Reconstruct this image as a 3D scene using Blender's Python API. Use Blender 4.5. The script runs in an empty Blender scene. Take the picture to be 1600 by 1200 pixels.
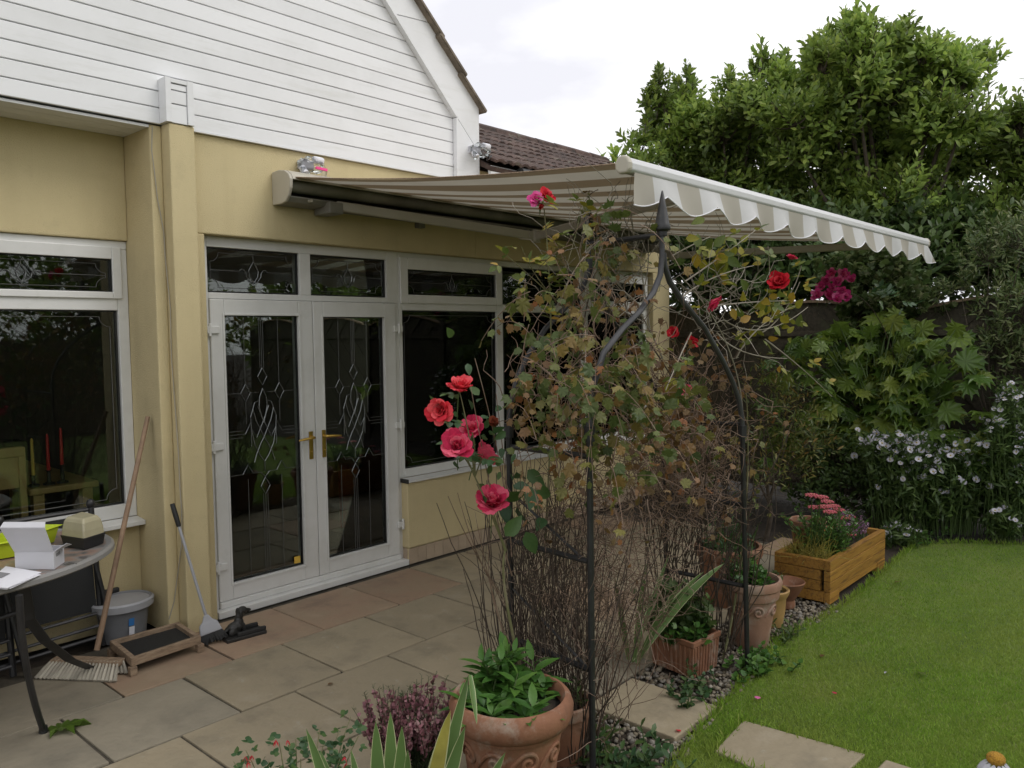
import bpy, math, random
import numpy as np
from math import sin, cos, pi, radians
from mathutils import Vector, Matrix
random.seed(7); rng = np.random.default_rng(11)
S = bpy.context.scene
COL = S.collection
# ------------------------------------------------------------------ camera
CAMP = np.array([0.0, 0.0, 1.75])
YAW, PITCH, ROLL, FPX = 0.838559, -0.064113, -0.0114407, 1260.04
CF = np.array([sin(YAW)*cos(PITCH), cos(YAW)*cos(PITCH), sin(PITCH)])
_r = np.cross(CF, [0, 0, 1]); _r /= np.linalg.norm(_r); _u = np.cross(_r, CF)
CR = cos(ROLL)*_r + sin(ROLL)*_u
CU = -sin(ROLL)*_r + cos(ROLL)*_u
cd = bpy.data.cameras.new('camera'); cam = bpy.data.objects.new('camera', cd); COL.objects.link(cam)
cd.sensor_fit = 'HORIZONTAL'; cd.sensor_width = 36.0; cd.lens = 36.0*FPX/1600.0
cd.clip_start = 0.05; cd.clip_end = 3000
cam.matrix_world = Matrix(((CR[0], CU[0], -CF[0], CAMP[0]), (CR[1], CU[1], -CF[1], CAMP[1]), (CR[2], CU[2], -CF[2], CAMP[2]), (0, 0, 0, 1)))
S.camera = cam
# ------------------------------------------------------------------ sky, sun, exposure
SUN_AZ, SUN_EL = math.atan2(0.55, -1.0), radians(46)     # azimuth from +Y towards +X
W = bpy.data.worlds.new('World'); S.world = W; W.use_nodes = True
nt = W.node_tree; nt.nodes.clear()
def _n(t, **k):
    n = nt.nodes.new(t)
    for a, b in k.items(): setattr(n, a, b)
    return n
sky = _n('ShaderNodeTexSky', sky_type='NISHITA', sun_disc=False, sun_elevation=SUN_EL, sun_rotation=SUN_AZ, air_density=1.0, dust_density=3.0)
tc = _n('ShaderNodeTexCoord'); mp = _n('ShaderNodeMapping'); mp.inputs['Scale'].default_value = (1.0, 1.0, 2.6)
nz = _n('ShaderNodeTexNoise'); nz.inputs['Scale'].default_value = 2.3; nz.inputs['Detail'].default_value = 6
cr = _n('ShaderNodeValToRGB'); cr.color_ramp.elements[0].position = 0.33; cr.color_ramp.elements[0].color = (.71, .71, .76, 1)
cr.color_ramp.elements[1].position = 0.50; cr.color_ramp.elements[1].color = (1, 1, 1, 1)
sc = _n('ShaderNodeVectorMath', operation='SCALE'); sc.inputs['Scale'].default_value = 13.2
mx = _n('ShaderNodeMixRGB'); mx.inputs[0].default_value = 0.96
bg = _n('ShaderNodeBackground'); bg.inputs['Strength'].default_value = 0.1
out = _n('ShaderNodeOutputWorld')
for a, b in ((tc.outputs['Generated'], mp.inputs[0]), (mp.outputs[0], nz.inputs['Vector']), (nz.outputs[0], cr.inputs[0]), (cr.outputs[0], sc.inputs[0]), (sky.outputs[0], mx.inputs[1]), (sc.outputs[0], mx.inputs[2]), (mx.outputs[0], bg.inputs[0]), (bg.outputs[0], out.inputs[0])):
    nt.links.new(a, b)
sl = bpy.data.lights.new('sun', 'SUN'); sl.energy = 0.95; sl.angle = radians(28); sl.color = (1.0, .96, .9)
sun = bpy.data.objects.new('sun', sl); COL.objects.link(sun)
_sd = Vector((sin(SUN_AZ)*cos(SUN_EL), cos(SUN_AZ)*cos(SUN_EL), sin(SUN_EL)))
sun.rotation_euler = _sd.to_track_quat('Z', 'Y').to_euler(); sun.location = (0, -10, 20)
S.view_settings.view_transform = 'Standard'; S.view_settings.look = 'None'; S.view_settings.exposure = 0.0; S.view_settings.gamma = 1.0
S.view_settings.use_curve_mapping = False
S.cycles.max_bounces = 8; S.cycles.transparent_max_bounces = 24; S.cycles.use_denoising = True
S.cycles.caustics_reflective = False; S.cycles.caustics_refractive = False
# ------------------------------------------------------------------ measuring helpers: a photo pixel to a real place
def ray(x, y): return CF + CR*((x-800)/FPX) - CU*((y-600)/FPX)
def G(x, y, z=0.0):
    d = ray(x, y); return CAMP + d*((z-CAMP[2])/d[2])
def WY(x, y, Y):
    d = ray(x, y); return CAMP + d*(Y/d[1])
def WX(x, y, X):
    d = ray(x, y); return CAMP + d*(X/d[0])
def DP(x, y, dep): return CAMP + ray(x, y)*dep
def norm(v):
    v = np.asarray(v, float); return v/(np.linalg.norm(v, axis=-1, keepdims=True)+1e-12)
# ------------------------------------------------------------------ object helpers
OFF = {}
def tag(o, label=None, cat=None, group=None, kind=None):
    if label: o['label'] = label
    if cat: o['category'] = cat
    if group: o['group'] = group
    if kind: o['kind'] = kind
    return o
def thing(name, label, cat, loc, group=None):
    o = bpy.data.objects.new(name, None); o.empty_display_size = .1; COL.objects.link(o)
    o.location = Vector([float(v) for v in loc]); OFF[o.name] = Vector(o.location)
    return tag(o, label, cat, group)
def off(p): return OFF[p.name] if p else Vector((0, 0, 0))
def link(o, parent):
    COL.objects.link(o)
    if parent:
        o.parent = parent
        OFF[o.name] = OFF[parent.name]
    else: OFF[o.name] = Vector((0, 0, 0))
    return o
class MB:
    def __init__(s): s.v = []; s.f = []
    def add(s, V, F):
        b = len(s.v); s.v.extend([tuple(map(float, p)) for p in V]); s.f.extend([tuple(i+b for i in f) for f in F]); return s
    def box(s, x0, x1, y0, y1, z0, z1):
        V = [(x0,y0,z0),(x1,y0,z0),(x1,y1,z0),(x0,y1,z0),(x0,y0,z1),(x1,y0,z1),(x1,y1,z1),(x0,y1,z1)]
        return s.add(V, [(0,3,2,1),(4,5,6,7),(0,1,5,4),(1,2,6,5),(2,3,7,6),(3,0,4,7)])
    def obox(s, c, size, R=None):
        hx, hy, hz = [v/2 for v in size]
        V = [Vector(p) for p in ((-hx,-hy,-hz),(hx,-hy,-hz),(hx,hy,-hz),(-hx,hy,-hz),(-hx,-hy,hz),(hx,-hy,hz),(hx,hy,hz),(-hx,hy,hz))]
        c = Vector([float(q) for q in c])
        V = [(R @ p if R else p) + c for p in V]
        return s.add(V, [(0,3,2,1),(4,5,6,7),(0,1,5,4),(1,2,6,5),(2,3,7,6),(3,0,4,7)])
    def hexa(s, lo, hi):   # two quads of points, lower and upper, same winding
        return s.add(list(lo)+list(hi), [(0,3,2,1),(4,5,6,7),(0,1,5,4),(1,2,6,5),(2,3,7,6),(3,0,4,7)])
    def prism(s, poly, a, b, axis):   # poly in the two other axes, extruded along axis
        def P(u, v, w): return {'x': (w, u, v), 'y': (u, w, v), 'z': (u, v, w)}[axis]
        n = len(poly); V = [P(u, v, a) for u, v in poly]+[P(u, v, b) for u, v in poly]
        F = [tuple(range(n-1, -1, -1)), tuple(range(n, 2*n))]+[(i, (i+1) % n, n+(i+1) % n, n+i) for i in range(n)]
        return s.add(V, F)
    def tube(s, pts, r, n=8, cap=True):
        P = [Vector([float(q) for q in p]) for p in pts]; m = len(P)
        rr = r if hasattr(r, '__len__') else [r]*m
        T = [(P[min(i+1, m-1)]-P[max(i-1, 0)]).normalized() for i in range(m)]
        a = Vector((0, 0, 1)) if abs(T[0].z) < .9 else Vector((1, 0, 0))
        N = T[0].cross(a).normalized(); V = []
        for i in range(m):
            N = (N-T[i]*N.dot(T[i])).normalized(); B = T[i].cross(N)
            for k in range(n):
                q = 2*pi*k/n; V.append(P[i]+(N*cos(q)+B*sin(q))*rr[i])
        F = [(i*n+k, i*n+(k+1) % n, (i+1)*n+(k+1) % n, (i+1)*n+k) for i in range(m-1) for k in range(n)]
        if cap: F += [tuple(range(n-1, -1, -1)), tuple(range((m-1)*n, m*n))]
        return s.add(V, F)
    def lathe(s, prof, n=32, c=(0, 0, 0), sx=1, sy=1, rot=0, fn=None):
        V = []; m = len(prof)
        for r, z in prof:
            for k in range(n):
                a = 2*pi*k/n+rot; q = r*(fn(a, z) if fn else 1)
                V.append((c[0]+q*cos(a)*sx, c[1]+q*sin(a)*sy, c[2]+z))
        F = [(i*n+k, i*n+(k+1) % n, (i+1)*n+(k+1) % n, (i+1)*n+k) for i in range(m-1) for k in range(n)]
        F += [tuple(range(n-1, -1, -1)), tuple(range((m-1)*n, m*n))]
        return s.add(V, F)
    def ell(s, c, r, n=10, m=7, R=None):
        V = []; c = Vector([float(q) for q in c])
        for i in range(m+1):
            t = pi*i/m
            for k in range(n):
                a = 2*pi*k/n; p = Vector((r[0]*sin(t)*cos(a), r[1]*sin(t)*sin(a), -r[2]*cos(t)))
                V.append((R @ p if R else p)+c)
        F = [(i*n+k, i*n+(k+1) % n, (i+1)*n+(k+1) % n, (i+1)*n+k) for i in range(m) for k in range(n)]
        return s.add(V, F)
def P(name, mb, mat, parent=None, smooth=False, bevel=0, label=None, kind=None, seg=2):
    o_ = off(parent)
    me = bpy.data.meshes.new(name)
    me.from_pydata([(v[0]-o_.x, v[1]-o_.y, v[2]-o_.z) for v in mb.v], [], mb.f)
    me.materials.append(mat)
    if smooth: me.polygons.foreach_set('use_smooth', [True]*len(me.polygons))
    me.update()
    o = link(bpy.data.objects.new(name, me), parent)
    if smooth == 'auto':
        try: me.set_sharp_from_angle(angle=radians(35))
        except Exception: pass
    if bevel:
        b = o.modifiers.new('bevel', 'BEVEL'); b.width = bevel; b.segments = seg; b.limit_method = 'ANGLE'; b.angle_limit = radians(40)
    return tag(o, label, kind=kind)
def npmesh(name, V, F, mat, smooth=False):
    me = bpy.data.meshes.new(name); V = np.ascontiguousarray(V, np.float32).reshape(-1, 3); F = np.ascontiguousarray(F, np.int32)
    m, k = F.shape
    me.vertices.add(len(V)); me.vertices.foreach_set('co', V.ravel())
    me.loops.add(m*k); me.loops.foreach_set('vertex_index', F.ravel())
    me.polygons.add(m); me.polygons.foreach_set('loop_start', np.arange(0, m*k, k, dtype=np.int32))
    if smooth: me.polygons.foreach_set('use_smooth', np.ones(m, bool))
    me.update(calc_edges=True); me.materials.append(mat); return me
def stuff(name, V, F, mat, parent=None, smooth=False, kind='stuff', label=None, cat=None):
    o_ = off(parent); me = npmesh(name, np.asarray(V, float).reshape(-1, 3)-np.array(o_), F, mat, smooth)
    return tag(link(bpy.data.objects.new(name, me), parent), label, cat, kind=kind)
def inst(name, me, M, parent, label=None):      # M: 3x4 world matrix
    o = link(bpy.data.objects.new(name, me), parent); o_ = off(parent)
    o.matrix_local = Matrix([[*map(float, M[i, :3]), float(M[i, 3])-o_[i]] for i in range(3)]+[[0, 0, 0, 1]])
    return tag(o, label)
# ------------------------------------------------------------------ materials
def mat(name, col, rough=.6, var=0.0, vscale=6, bump=0.0, bscale=60, metal=0, spec=.5, cols=None, rnd=0.0, coords='Object', stretch=None, detail=6):
    m = bpy.data.materials.new(name); m.use_nodes = True; t = m.node_tree; b = t.nodes['Principled BSDF']
    b.inputs['Base Color'].default_value = (*col, 1); b.inputs['Roughness'].default_value = rough; b.inputs['Metallic'].default_value = metal
    b.inputs['Specular IOR Level'].default_value = spec
    N = t.nodes.new; L = t.links.new
    co = N('ShaderNodeTexCoord').outputs[coords]
    if stretch:
        q = N('ShaderNodeMapping'); q.inputs['Scale'].default_value = stretch; L(co, q.inputs[0]); co = q.outputs[0]
    src = None
    if var or cols:
        n = N('ShaderNodeTexNoise'); n.inputs['Scale'].default_value = vscale; n.inputs['Detail'].default_value = detail; n.inputs['Roughness'].default_value = .62
        L(co, n.inputs['Vector'])
        if rnd:
            oi = N('ShaderNodeObjectInfo'); a = N('ShaderNodeVectorMath'); a.operation = 'SCALE'; cb = N('ShaderNodeCombineXYZ')
            L(oi.outputs['Random'], cb.inputs[0]); L(oi.outputs['Random'], cb.inputs[1]); L(cb.outputs[0], a.inputs[0]); a.inputs['Scale'].default_value = 37
            ad = N('ShaderNodeVectorMath'); L(co, ad.inputs[0]); L(a.outputs[0], ad.inputs[1]); L(ad.outputs[0], n.inputs['Vector'])
        r = N('ShaderNodeValToRGB'); L(n.outputs['Fac'], r.inputs[0])
        cs = cols or [tuple(c*(1-var) for c in col), col, tuple(min(1, c*(1+var)) for c in col)]
        while len(r.color_ramp.elements) < len(cs): r.color_ramp.elements.new(.5)
        for i, c in enumerate(cs):
            e = r.color_ramp.elements[i]; e.position = .3+.4*i/max(1, len(cs)-1); e.color = (*c, 1)
        src = r.outputs[0]
        if rnd:
            hv = N('ShaderNodeHueSaturation'); mr = N('ShaderNodeMapRange'); L(oi.outputs['Random'], mr.inputs[0])
            mr.inputs['To Min'].default_value = 1-rnd; mr.inputs['To Max'].default_value = 1+rnd
            L(mr.outputs[0], hv.inputs['Value']); L(src, hv.inputs['Color']); src = hv.outputs[0]
        L(src, b.inputs['Base Color'])
    if bump:
        n2 = N('ShaderNodeTexNoise'); n2.inputs['Scale'].default_value = bscale; n2.inputs['Detail'].default_value = 4; L(co, n2.inputs['Vector'])
        bp = N('ShaderNodeBump'); bp.inputs['Strength'].default_value = bump; bp.inputs['Distance'].default_value = .01
        L(n2.outputs['Fac'], bp.inputs['Height']); L(bp.outputs[0], b.inputs['Normal'])
    return m
def leafmat(name, cols, trans=.3, rough=.45, spec=.4, pos=None, clump=0):
    m = bpy.data.materials.new(name); m.use_nodes = True; t = m.node_tree; b = t.nodes['Principled BSDF']; N = t.nodes.new; L = t.links.new
    g = N('ShaderNodeNewGeometry'); oi = N('ShaderNodeObjectInfo'); a = N('ShaderNodeMath'); a.operation = 'ADD'; fr = N('ShaderNodeMath'); fr.operation = 'FRACT'
    L(g.outputs['Random Per Island'], a.inputs[0]); L(oi.outputs['Random'], a.inputs[1]); L(a.outputs[0], fr.inputs[0])
    r = N('ShaderNodeValToRGB'); L(fr.outputs[0], r.inputs[0])
    while len(r.color_ramp.elements) < len(cols): r.color_ramp.elements.new(.5)
    for i, c in enumerate(cols):
        e = r.color_ramp.elements[i]; e.position = (pos[i] if pos else i/max(1, len(cols)-1)); e.color = (*c, 1)
    tx = N('ShaderNodeTexCoord'); n = N('ShaderNodeTexNoise'); n.inputs['Scale'].default_value = 9; L(tx.outputs['Object'], n.inputs['Vector'])
    mr = N('ShaderNodeMapRange'); mr.inputs['To Min'].default_value = .7; mr.inputs['To Max'].default_value = 1.3; L(n.outputs['Fac'], mr.inputs[0])
    hv = N('ShaderNodeHueSaturation'); L(r.outputs[0], hv.inputs['Color']); L(mr.outputs[0], hv.inputs['Value'])
    if clump:
        gp = N('ShaderNodeNewGeometry'); n3 = N('ShaderNodeTexNoise'); n3.inputs['Scale'].default_value = clump; n3.inputs['Detail'].default_value = 3; L(gp.outputs['Position'], n3.inputs['Vector'])
        m3 = N('ShaderNodeMapRange'); m3.inputs['From Min'].default_value = .33; m3.inputs['From Max'].default_value = .67; m3.inputs['To Min'].default_value = .62; m3.inputs['To Max'].default_value = 1.6; L(n3.outputs['Fac'], m3.inputs[0])
        mu = N('ShaderNodeMath'); mu.operation = 'MULTIPLY'; L(mr.outputs[0], mu.inputs[0]); L(m3.outputs[0], mu.inputs[1]); L(mu.outputs[0], hv.inputs['Value'])
    L(hv.outputs[0], b.inputs['Base Color']); b.inputs['Roughness'].default_value = rough; b.inputs['Specular IOR Level'].default_value = spec
    if trans:
        tr = N('ShaderNodeBsdfTranslucent'); L(hv.outputs[0], tr.inputs[0]); mi = N('ShaderNodeMixShader'); mi.inputs[0].default_value = trans
        o = t.nodes['Material Output']; L(b.outputs[0], mi.inputs[1]); L(tr.outputs[0], mi.inputs[2]); L(mi.outputs[0], o.inputs[0])
    return m
M = {}
def brick_wall_dirt(name, col, dirt):      # painted render: fine roughcast, rain streaks and damp marks
    m = mat(name, col, .85, bump=.55, bscale=170, cols=[tuple(c*.86 for c in col), col, tuple(min(1, c*1.05) for c in col)], vscale=1.6, detail=9)
    t = m.node_tree; N = t.nodes.new; L = t.links.new; b = t.nodes['Principled BSDF']; src = b.inputs['Base Color'].links[0].from_socket
    co = N('ShaderNodeTexCoord'); mp = N('ShaderNodeMapping'); mp.inputs['Scale'].default_value = (9, 9, .7); n = N('ShaderNodeTexNoise'); n.inputs['Scale'].default_value = 1.0; n.inputs['Detail'].default_value = 7
    L(co.outputs['Object'], mp.inputs[0]); L(mp.outputs[0], n.inputs['Vector']); r = N('ShaderNodeValToRGB'); r.color_ramp.elements[0].position = .5; r.color_ramp.elements[1].position = .8
    r.color_ramp.elements[1].color = (.28, .28, .28, 1); r.color_ramp.elements[0].color = (0, 0, 0, 1); L(n.outputs[0], r.inputs[0])
    mx = N('ShaderNodeMixRGB'); L(r.outputs[0], mx.inputs[0]); L(src, mx.inputs[1]); mx.inputs[2].default_value = (*dirt, 1); L(mx.outputs[0], b.inputs['Base Color'])
    return m
M['render'] = brick_wall_dirt('yellow_render', (.595, .50, .29), (.48, .39, .21))
M['clad'] = mat('white_cladding', (.78, .785, .80), .45, cols=[(.70, .705, .71), (.78, .785, .80), (.80, .805, .82)], vscale=1.3, rnd=.03)
M['upvc'] = mat('white_upvc', (.74, .74, .73), .32, cols=[(.60, .60, .575), (.68, .68, .665), (.71, .71, .70)], vscale=2.5)
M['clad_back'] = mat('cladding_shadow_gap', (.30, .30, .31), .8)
M['gasket'] = mat('black_gasket', (.02, .02, .02), .5)
M['lead'] = mat('lead_came', (.13, .13, .125), .45, metal=.2)
M['bevelglass'] = mat('bevelled_glass', (.17, .18, .18), .2, metal=.45)
M['brass'] = mat('brass', (.60, .40, .10), .28, metal=1)
M['tile_plinth'] = mat('plinth_tile', (.42, .33, .24), .55, var=.12, vscale=9, rnd=.06)
M['grout'] = mat('grout', (.22, .19, .15), .9)
M['slab'] = mat('stone_slab', (.24, .2, .14), .75, cols=[(.22, .185, .13), (.285, .24, .165), (.30, .25, .17), (.335, .285, .205)], vscale=3.2, bump=.6, bscale=22, rnd=.10, detail=10)
M['slab_pink'] = mat('pink_stone_slab', (.3, .2, .13), .75, cols=[(.235, .17, .12), (.32, .22, .15), (.31, .23, .155), (.36, .265, .185)], vscale=3.0, bump=.6, bscale=22, rnd=.08, detail=10)
M['slab_grey'] = mat('grey_stone_slab', (.2, .19, .16), .75, cols=[(.19, .17, .13), (.25, .22, .165), (.28, .245, .185)], vscale=3.0, bump=.6, bscale=22, rnd=.08, detail=10)
M['joint'] = mat('slab_joint', (.07, .06, .045), .95, var=.5, vscale=9, bump=.5)
M['soil'] = mat('soil', (.035, .026, .018), .95, var=.5, vscale=12, bump=.8, bscale=50)
M['lawn'] = mat('lawn_ground', (.07, .10, .02), .95, cols=[(.075, .12, .02), (.11, .165, .028), (.15, .18, .045)], vscale=2.2, bump=.8, bscale=120)
M['terra'] = mat('terracotta', (.27, .12, .07), .8, cols=[(.13, .062, .038), (.215, .095, .052), (.245, .115, .064), (.29, .18, .125)], vscale=4.5, bump=.15, bscale=90, rnd=.08)
M['terra_pale'] = mat('pale_terracotta', (.42, .23, .15), .85, cols=[(.24, .13, .085), (.31, .175, .12), (.36, .25, .19)], vscale=5, bump=.15, bscale=90)
M['ochre'] = mat('ochre_pot', (.42, .25, .09), .7, cols=[(.33, .2, .08), (.42, .26, .09), (.46, .31, .14)], vscale=6, bump=.1)
M['wood_amber'] = mat('stained_timber', (.45, .22, .05), .55, cols=[(.13, .06, .018), (.33, .165, .03), (.38, .21, .045)], vscale=4, stretch=(1.2, 16, 16), rnd=.10, bump=.25, bscale=25)
M['wood_old'] = mat('weathered_wood', (.25, .18, .12), .8, cols=[(.14, .10, .07), (.27, .19, .125), (.34, .26, .18)], vscale=5, stretch=(3, 14, 14), bump=.3, bscale=30)
M['wood_handle'] = mat('broom_handle_wood', (.30, .20, .13), .7, cols=[(.20, .13, .085), (.33, .22, .14)], vscale=12, bump=.15)
M['fence'] = mat('fence_wood', (.12, .10, .065), .85, cols=[(.035, .032, .024), (.065, .055, .038), (.095, .08, .055)], vscale=5, stretch=(2, 6, 6), rnd=.16, bump=.4, bscale=40)
M['blackmetal'] = mat('black_metal', (.018, .018, .02), .42, var=.4, vscale=12, spec=.5)
M['greymetal'] = mat('grey_metal', (.045, .045, .05), .40, var=.3)
M['blackplastic'] = mat('black_plastic', (.015, .015, .016), .45)
M['blackmesh'] = mat('black_textile', (.012, .013, .014), .7, bump=.3, bscale=300)
M['castiron'] = mat('cast_iron', (.022, .021, .02), .5, bump=.4, bscale=80)
M['greyplastic'] = mat('grey_plastic', (.20, .205, .22), .4, var=.08, vscale=8)
M['greyplastic2'] = mat('light_grey_plastic', (.33, .335, .36), .35, var=.06, vscale=8)
M['bluelabel'] = mat('blue_label', (.05, .2, .5), .4)
M['whitepaper'] = mat('white_paper', (.74, .74, .79), .6, var=.03)
M['card'] = mat('white_card', (.56, .56, .60), .65, var=.04)
M['print'] = mat('grey_print', (.22, .22, .23), .7)
M['lime'] = mat('lime_plastic', (.42, .52, .02), .35, var=.06)
M['pink'] = mat('pink_tie', (.85, .06, .28), .5)
M['bristle_pale'] = mat('pale_bristle', (.38, .35, .29), .8, rnd=.2, var=.2)
M['bristle_black'] = mat('black_bristle', (.018, .018, .018), .7)
M['cable'] = mat('grey_cable', (.36, .33, .27), .6)
M['red_sofa'] = mat('red_fabric', (.45, .02, .02), .8, bump=.2)
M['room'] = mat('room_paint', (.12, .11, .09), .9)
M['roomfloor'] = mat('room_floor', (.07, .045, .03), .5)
M['pine'] = mat('pine_furniture', (.5, .33, .12), .5, var=.15)
M['candle_red'] = mat('red_candle', (.55, .03, .025), .5)
M['candle_yellow'] = mat('yellow_candle', (.65, .42, .06), .5)
M['blind'] = mat('blind_slat', (.62, .62, .6), .5)
M['tabletop'] = mat('mosaic_tabletop', (.16, .14, .13), .32, cols=[(.05, .05, .05), (.15, .14, .13), (.27, .17, .13), (.22, .21, .2), (.10, .09, .09)], vscale=9, detail=3)
M['tablerim'] = mat('grey_table_rim', (.22, .215, .21), .42, var=.1)
M['rooftile'] = mat('brown_roof_tile', (.085, .05, .042), .85, cols=[(.03, .024, .021), (.06, .038, .032), (.09, .055, .045), (.14, .125, .10)], vscale=7, bump=.3, rnd=.25)
M['vergetile'] = mat('verge_tile', (.17, .14, .105), .85, cols=[(.09, .075, .055), (.18, .145, .11), (.24, .2, .15)], vscale=7, bump=.3, rnd=.12)
M['fascia'] = mat('dark_gutter', (.04, .042, .045), .4)
M['cassette'] = mat('awning_metal', (.44, .41, .34), .45, var=.07, vscale=3)
M['arm'] = mat('awning_arm', (.40, .38, .33), .4, var=.05)
M['whitebar'] = mat('white_bar', (.60, .60, .615), .3)
M['darkcav'] = mat('awning_roller', (.18, .175, .155), .6, cols=[(.09, .09, .08), (.18, .175, .155), (.27, .26, .22)], vscale=2.2)
M['bark'] = mat('bark', (.07, .055, .04), .9, var=.4, vscale=14, bump=.6, bscale=50)
M['twig_dark'] = mat('dark_twig', (.065, .047, .035), .85, var=.4, vscale=8)
M['twig_pale'] = mat('pale_twig', (.17, .115, .085), .85, cols=[(.10, .065, .045), (.21, .14, .10), (.31, .235, .185)], vscale=6)
M['twig_grey'] = mat('grey_twig', (.27, .24, .19), .8, cols=[(.15, .13, .09), (.28, .25, .2), (.36, .33, .28)], vscale=8)
M['cane'] = mat('rose_cane', (.14, .13, .06), .7, cols=[(.10, .08, .045), (.15, .15, .065), (.22, .19, .12)], vscale=6)
M['stemgreen'] = mat('green_stem', (.06, .10, .025), .7)
def stain(m, col, scale, lo, hi, amt, stretch=None, space='Object'):      # marks with a shape of their own: lime bloom, algae, lichen, soil splashes
    t = M[m].node_tree; N = t.nodes.new; L = t.links.new; b = t.nodes['Principled BSDF']; src = b.inputs['Base Color'].links[0].from_socket
    co = N('ShaderNodeTexCoord').outputs[space]
    if stretch: q = N('ShaderNodeMapping'); q.inputs['Scale'].default_value = stretch; L(co, q.inputs[0]); co = q.outputs[0]
    n = N('ShaderNodeTexNoise'); n.inputs['Scale'].default_value = scale; n.inputs['Detail'].default_value = 9; n.inputs['Roughness'].default_value = .68; L(co, n.inputs['Vector'])
    r = N('ShaderNodeMapRange'); r.inputs['From Min'].default_value = lo; r.inputs['From Max'].default_value = hi; r.inputs['To Max'].default_value = amt; L(n.outputs[0], r.inputs[0])
    mx = N('ShaderNodeMixRGB'); L(r.outputs[0], mx.inputs[0]); L(src, mx.inputs[1]); mx.inputs[2].default_value = (*col, 1); L(mx.outputs[0], b.inputs['Base Color'])
stain('terra', (.40, .36, .30), 9, .52, .68, .55); stain('terra', (.07, .075, .035), 6, .56, .74, .6)
stain('terra_pale', (.44, .41, .36), 8, .5, .68, .55); stain('terra_pale', (.10, .10, .06), 6, .56, .74, .5)
stain('slab', (.11, .10, .075), 2.3, .52, .70, .45); stain('slab', (.34, .32, .26), 14, .62, .70, .5)
stain('slab_pink', (.13, .105, .08), 2.3, .52, .70, .45); stain('slab_grey', (.11, .10, .08), 2.3, .52, .70, .45)
stain('clad', (.50, .50, .44), 3, .54, .75, .35, (.6, 1, 5)); stain('upvc', (.42, .42, .36), 5, .57, .76, .35)
stain('render', (.34, .29, .17), 3.2, .58, .78, .4); stain('wood_amber', (.12, .10, .06), 5, .56, .72, .45, (1, 6, 6))
stain('greyplastic', (.30, .29, .27), 9, .56, .7, .4); stain('tablerim', (.30, .27, .22), 12, .55, .7, .4); stain('blackmetal', (.07, .06, .05), 14, .58, .72, .5)
stain('fence', (.10, .12, .06), 3, .52, .72, .5)
def glassmat(name, tint, refl):
    m = bpy.data.materials.new(name); m.use_nodes = True; t = m.node_tree; t.nodes.remove(t.nodes['Principled BSDF']); N = t.nodes.new; L = t.links.new
    gl = N('ShaderNodeBsdfGlossy'); gl.inputs['Roughness'].default_value = .012; gl.inputs[0].default_value = (.92, .95, .94, 1)
    tr = N('ShaderNodeBsdfTransparent'); tr.inputs[0].default_value = (*tint, 1); fr = N('ShaderNodeFresnel'); fr.inputs[0].default_value = refl
    mi = N('ShaderNodeMixShader'); L(fr.outputs[0], mi.inputs[0]); L(tr.outputs[0], mi.inputs[1]); L(gl.outputs[0], mi.inputs[2]); L(mi.outputs[0], t.nodes['Material Output'].inputs[0])
    return m
M['glass'] = glassmat('window_glass', (.88, .92, .89), 1.62)
M['clearplastic'] = glassmat('clear_plastic', (.93, .94, .95), 1.4)
M['cover'] = glassmat('clear_lid', (.86, .84, .66), 1.6)
def fabricmat(nm, c0, c1, trn):
    m = bpy.data.materials.new(nm); m.use_nodes = True; t = m.node_tree; b = t.nodes['Principled BSDF']; N = t.nodes.new; L = t.links.new
    tc = N('ShaderNodeTexCoord'); sx = N('ShaderNodeSeparateXYZ'); L(tc.outputs['Object'], sx.inputs[0])
    def mth(op, a, v): 
        q = N('ShaderNodeMath'); q.operation = op
        L(a, q.inputs[0]); q.inputs[1].default_value = v; return q.outputs[0]
    u = mth('FRACT', mth('ADD', mth('DIVIDE', mth('SUBTRACT', sx.outputs[0], .035), .405), .26), 0)
    s = mth('LESS_THAN', u, .5)
    n = N('ShaderNodeTexNoise'); n.inputs['Scale'].default_value = 3; n.inputs['Detail'].default_value = 8; L(tc.outputs['Object'], n.inputs[0])
    mx = N('ShaderNodeMixRGB'); L(s, mx.inputs[0]); mx.inputs[1].default_value = (*c0, 1); mx.inputs[2].default_value = (*c1, 1)
    hv = N('ShaderNodeHueSaturation'); mr = N('ShaderNodeMapRange'); L(n.outputs[0], mr.inputs[0]); mr.inputs['To Min'].default_value = .84; mr.inputs['To Max'].default_value = 1.12
    L(mx.outputs[0], hv.inputs['Color']); L(mr.outputs[0], hv.inputs['Value']); L(hv.outputs[0], b.inputs['Base Color']); b.inputs['Roughness'].default_value = .9
    tr = N('ShaderNodeBsdfTranslucent'); L(hv.outputs[0], tr.inputs[0]); mi = N('ShaderNodeMixShader'); mi.inputs[0].default_value = trn
    L(b.outputs[0], mi.inputs[1]); L(tr.outputs[0], mi.inputs[2]); L(mi.outputs[0], t.nodes['Material Output'].inputs[0])
    return m
M['fabric'] = fabricmat('faded_valance_fabric', (.58, .58, .585), (.40, .375, .325), .12); M['canopy'] = fabricmat('striped_canopy_fabric', (.70, .655, .575), (.30, .23, .15), .16)  # one cloth: valance greyed for front light and fading, canopy browned for transmitted light
M['grass'] = leafmat('grass_blade', [(.16, .29, .035), (.21, .35, .042), (.26, .39, .055), (.34, .38, .11)], trans=.35, rough=.6, spec=.15, pos=[0, .4, .8, 1])
_t = M['grass'].node_tree; _b = _t.nodes['Principled BSDF']; _s = _b.inputs['Base Color'].links[0].from_socket; _to = [l.to_socket for l in _s.links]
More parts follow.
